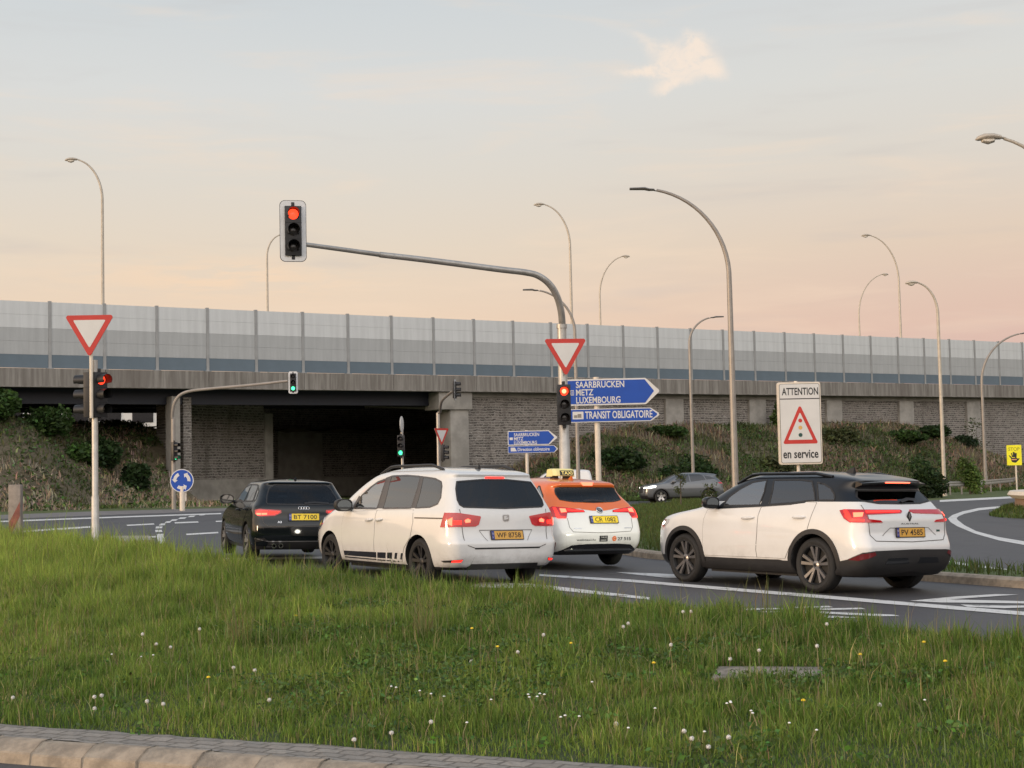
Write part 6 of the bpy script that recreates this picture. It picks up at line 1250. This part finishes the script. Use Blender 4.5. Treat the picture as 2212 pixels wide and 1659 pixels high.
mb = MB(); ux = Vector((0, -1, 0)); uy = Vector((.03, 0, .10)).normalized(); q0 = o_ + Vector((-.162, -.125, .008)); mb.prism([(0, 0), (.27, 0), (.27, .088), (0, .088)], q0, ux, uy, .004, 0); mb.text('TAXI', q0 + ux*.135 + uy*.015 + ux.cross(uy)*.0048, ux, uy, .058, 1, .22, 'C', bold=.02); mb.build('sign_panel', [K['blacksign'], mat('taxi_lettering', (.75, .62, .18), .5, emit=(1, .8, .25), es=.3)], ts_, weld=False)
mb = MB(); mb.box(o_ + Vector((0, -.10, -.03)), (.14, .08, .07)); mb.box(o_ + Vector((0, -.34, -.03)), (.14, .08, .07)); mb.build('foot', K['trim'], ts_)
fin(sh, t, -1.25, K['opaint'], .14, .06)

# --- near-black hatchback
t = car('near-black hatchback with four-ring emblem waiting at the left with brake lights on', 'car', HATCH, -4.32, 27.87, 109.2, .25); sh = HATCH
W1 = zl([(.40, 1.03), (.19, 1.155), (-.10, 1.29), (-.33, 1.33), (-.51, 1.333), (-.58, 1.036)]); W2 = zl([(-.69, 1.038), (-.65, 1.215), (-.59, 1.333), (-1.10, 1.33), (-1.28, 1.303), (-1.43, 1.048)]); W3 = zl([(-1.53, 1.05), (-1.46, 1.17), (-1.39, 1.285), (-1.55, 1.216), (-1.66, 1.068)])
WR = [(-.45, 1.308), (-.54, 1.245), (-.605, 1.10), (-.625, 1.0), (-.61, .976), (0, .967), (.61, .976), (.625, 1.0), (.605, 1.10), (.54, 1.245), (.45, 1.308)]; WF = [(-.60, 1.03), (.60, 1.03), (.48, 1.31), (-.48, 1.31)]
shell_body(sh, t, 2.637, .318, [K['dpaint'], K['dpaint'], K['trim']], None, .26, .045, openings=[('x', W1), ('x', W2), ('x', W3), ('s', WR), ('f', WF)], belt=.95)
for sd in (1, -1):
    window(sh, t, 'x', W1, K['gfront'], 'side_window', sd); window(sh, t, 'x', W2, K['gfront'], 'side_window', sd); window(sh, t, 'x', W3, K['gfront'], 'side_window', sd)
    for x in (1.318, -1.318): wheel(t, x, sd, .318, .225, .875, (5, .2, .05, .06, K['silver']), .222)
    mirror_part(sh, t, .52, 1.0, sd, K['dpaint'])
    patch(sh, 'x', [(1.80, .64), (1.86, .72), (1.55, .78), (1.57, .70)], .006, K['chrome'], 'headlight', t, sd)
    door(sh, t, [(.72, .94), (.76, .62), (.72, .33), (-.62, .33), (-.63, .98)], ((-.35, .86), (-.55, .87)), K['dpaint'], sd); door(sh, t, [(-.645, .98), (-.635, .33), (-.86, .33), (-.98, .55), (-1.14, .70), (-1.42, .92), (-1.42, .98)], ((-1.1, .88), (-1.3, .89)), K['dpaint'], sd)
    p_ = [(.88, .395), (.68, .405), (.62, .36), (.84, .34)]; patch(sh, 's', p_ if sd > 0 else flip(p_), .006, K['trim'], 'bumper_vent', t)
window(sh, t, 'f', WF, K['gfront'], 'windscreen'); window(sh, t, 's', WR, K['grear'], 'rear_window')
stripe(sh, 's', [(-.02, .985), (-.2, 1.0), (-.45, .985)], .025, .012, K['trim'], 'wiper', t)
tail(sh, t, [(.86, .875), (.755, .895), (.39, .873), (.385, .83), (.50, .775), (.758, .768), (.84, .805)], [([(.80, .855), (.62, .862), (.62, .842), (.80, .838)], 'redlit'), ([(.82, .825), (.63, .828), (.63, .795), (.80, .79)], 'redbright'), ([(.60, .858), (.42, .85), (.43, .832), (.52, .80), (.60, .798)], 'redlit')], K['redglass'])
plate(sh, t, 'BT 7100', 0, .755, K['platey'])
mb = MB(); n_ = nrm(sh, 's', 0, .905)
for i in range(4): mb.lathe([(.028 + .006*math.cos(a*math.pi/4), .006*math.sin(a*math.pi/4) + .008) for a in range(9)], surf(sh, 's', .066 - .044*i, .905), n_, 24)
mb.build('emblem', K['chrome'], t)
lettering(sh, 'A3', .42, .672, .035, .07, K['chrome'], 'badge_lettering', t, bold=.02)
stripe(sh, 's', [(.72, .86), (.70, .66), (.62, .60), (-.62, .60), (-.70, .66), (-.72, .86)], .008, .003, K['gap'], 'tailgate_gap', t); stripe(sh, 's', [(.86, .40), (.60, .345), (-.60, .345), (-.86, .40)], .014, .005, K['rimgrey'], 'bumper_strip', t)
for y in (.52, .40): mb = MB(); mb.lathe([(.03, 0), (.038, .0), (.038, .10), (.032, .10), (.03, .02)], (-2.03, y, .27), (-1, 0, 0), 18); mb.build('exhaust', K['chrome'], t)
patch(sh, 's', [(.64, .22), (.60, .33), (-.60, .33), (-.64, .22)][::-1], .006, K['trim'], 'diffuser', t)
fin(sh, t, -1.2, K['dpaint'], .14, .055)

# --- distant traffic crossing behind
def far_car(t, sh, wb, r, paint, glassm, wins, rimstyle, yo):
    shell_body(sh, t, wb, r, [paint, paint, K['trim']], None, .33, .05)
    for sd in (1, -1):
        for q in wins: patch(sh, 'x', q, .005, glassm, 'side_window', t, sd)
        for x in (wb/2, -wb/2): wheel(t, x, sd, r, .22, yo, rimstyle, r*.70); arch_ring(sh, t, x, r, r+.05, r+.10, sd, K['trim'])
        mirror_part(sh, t, .66, 1.10, sd, paint)
    patch(sh, 'f', [(-.62, 1.13), (.62, 1.13), (.55, 1.30), (.48, 1.50), (-.48, 1.50), (-.55, 1.30)], .004, glassm, 'windscreen', t)
t = car('grey metallic crossover with headlights on crossing on the far road', 'car', SUV, 9.05, 82, 189.5, None, 0, 'moving_car', 'cars on the far road'); sh = SUV
far_car(t, sh, 2.667, .35, K['gpaint'], K['glass'], [[(.58, 1.10), (.50, 1.27), (.10, 1.47), (-.25, 1.51), (-.28, 1.12)], [(-.34, 1.12), (-.31, 1.51), (-.85, 1.50), (-1.05, 1.44), (-1.18, 1.20)], [(-1.24, 1.21), (-1.12, 1.43), (-1.42, 1.38), (-1.72, 1.26)]], (5, .0, .10, .12, K['silver']), .89)
for sd in (1, -1):
    h_ = patch(sh, 'x', [(1.98, .80), (2.02, .87), (1.90, .92), (1.60, .95), (1.62, .86)], .006, K['hlamp'], 'headlight', t, sd); patch(sh, 'f', [(.45, .80), (.85, .82), (.85, .88), (.45, .86)] if sd > 0 else [(-.85, .82), (-.45, .80), (-.45, .86), (-.85, .88)], .006, K['hlamp'], 'headlight', t)
    p_ = [(1.0, 1.06), (.70, 1.06), (.70, .98), (.98, .98)]; patch(sh, 's', p_ if sd > 0 else flip(p_), .008, K['redglass'], 'tail_light', t)
patch(sh, 'f', [(-.40, .55), (.40, .55), (.36, .82), (-.36, .82)], .006, K['trim'], 'grille', t); patch(sh, 'f', [(-.8, .26), (.8, .26), (.75, .42), (-.75, .42)], .006, K['trim'], 'bumper_intake', t)
t = car('white van on the far road, only its roof showing above the taxi', 'van', VAN, 2.35, 86, 180, None, 0, 'moving_van', 'cars on the far road'); sh = VAN
far_car(t, sh, 2.75, .33, K['wpaint'], K['glass'], [[(.90, 1.14), (.60, 1.50), (.30, 1.66), (-.15, 1.68), (-.18, 1.15)]], (5, 0, .08, .1, K['silver']), .90)
patch(sh, 's', [(-.72, 1.15), (.72, 1.15), (.68, 1.62), (-.68, 1.62)][::-1], .005, K['glass'], 'rear_window', t)
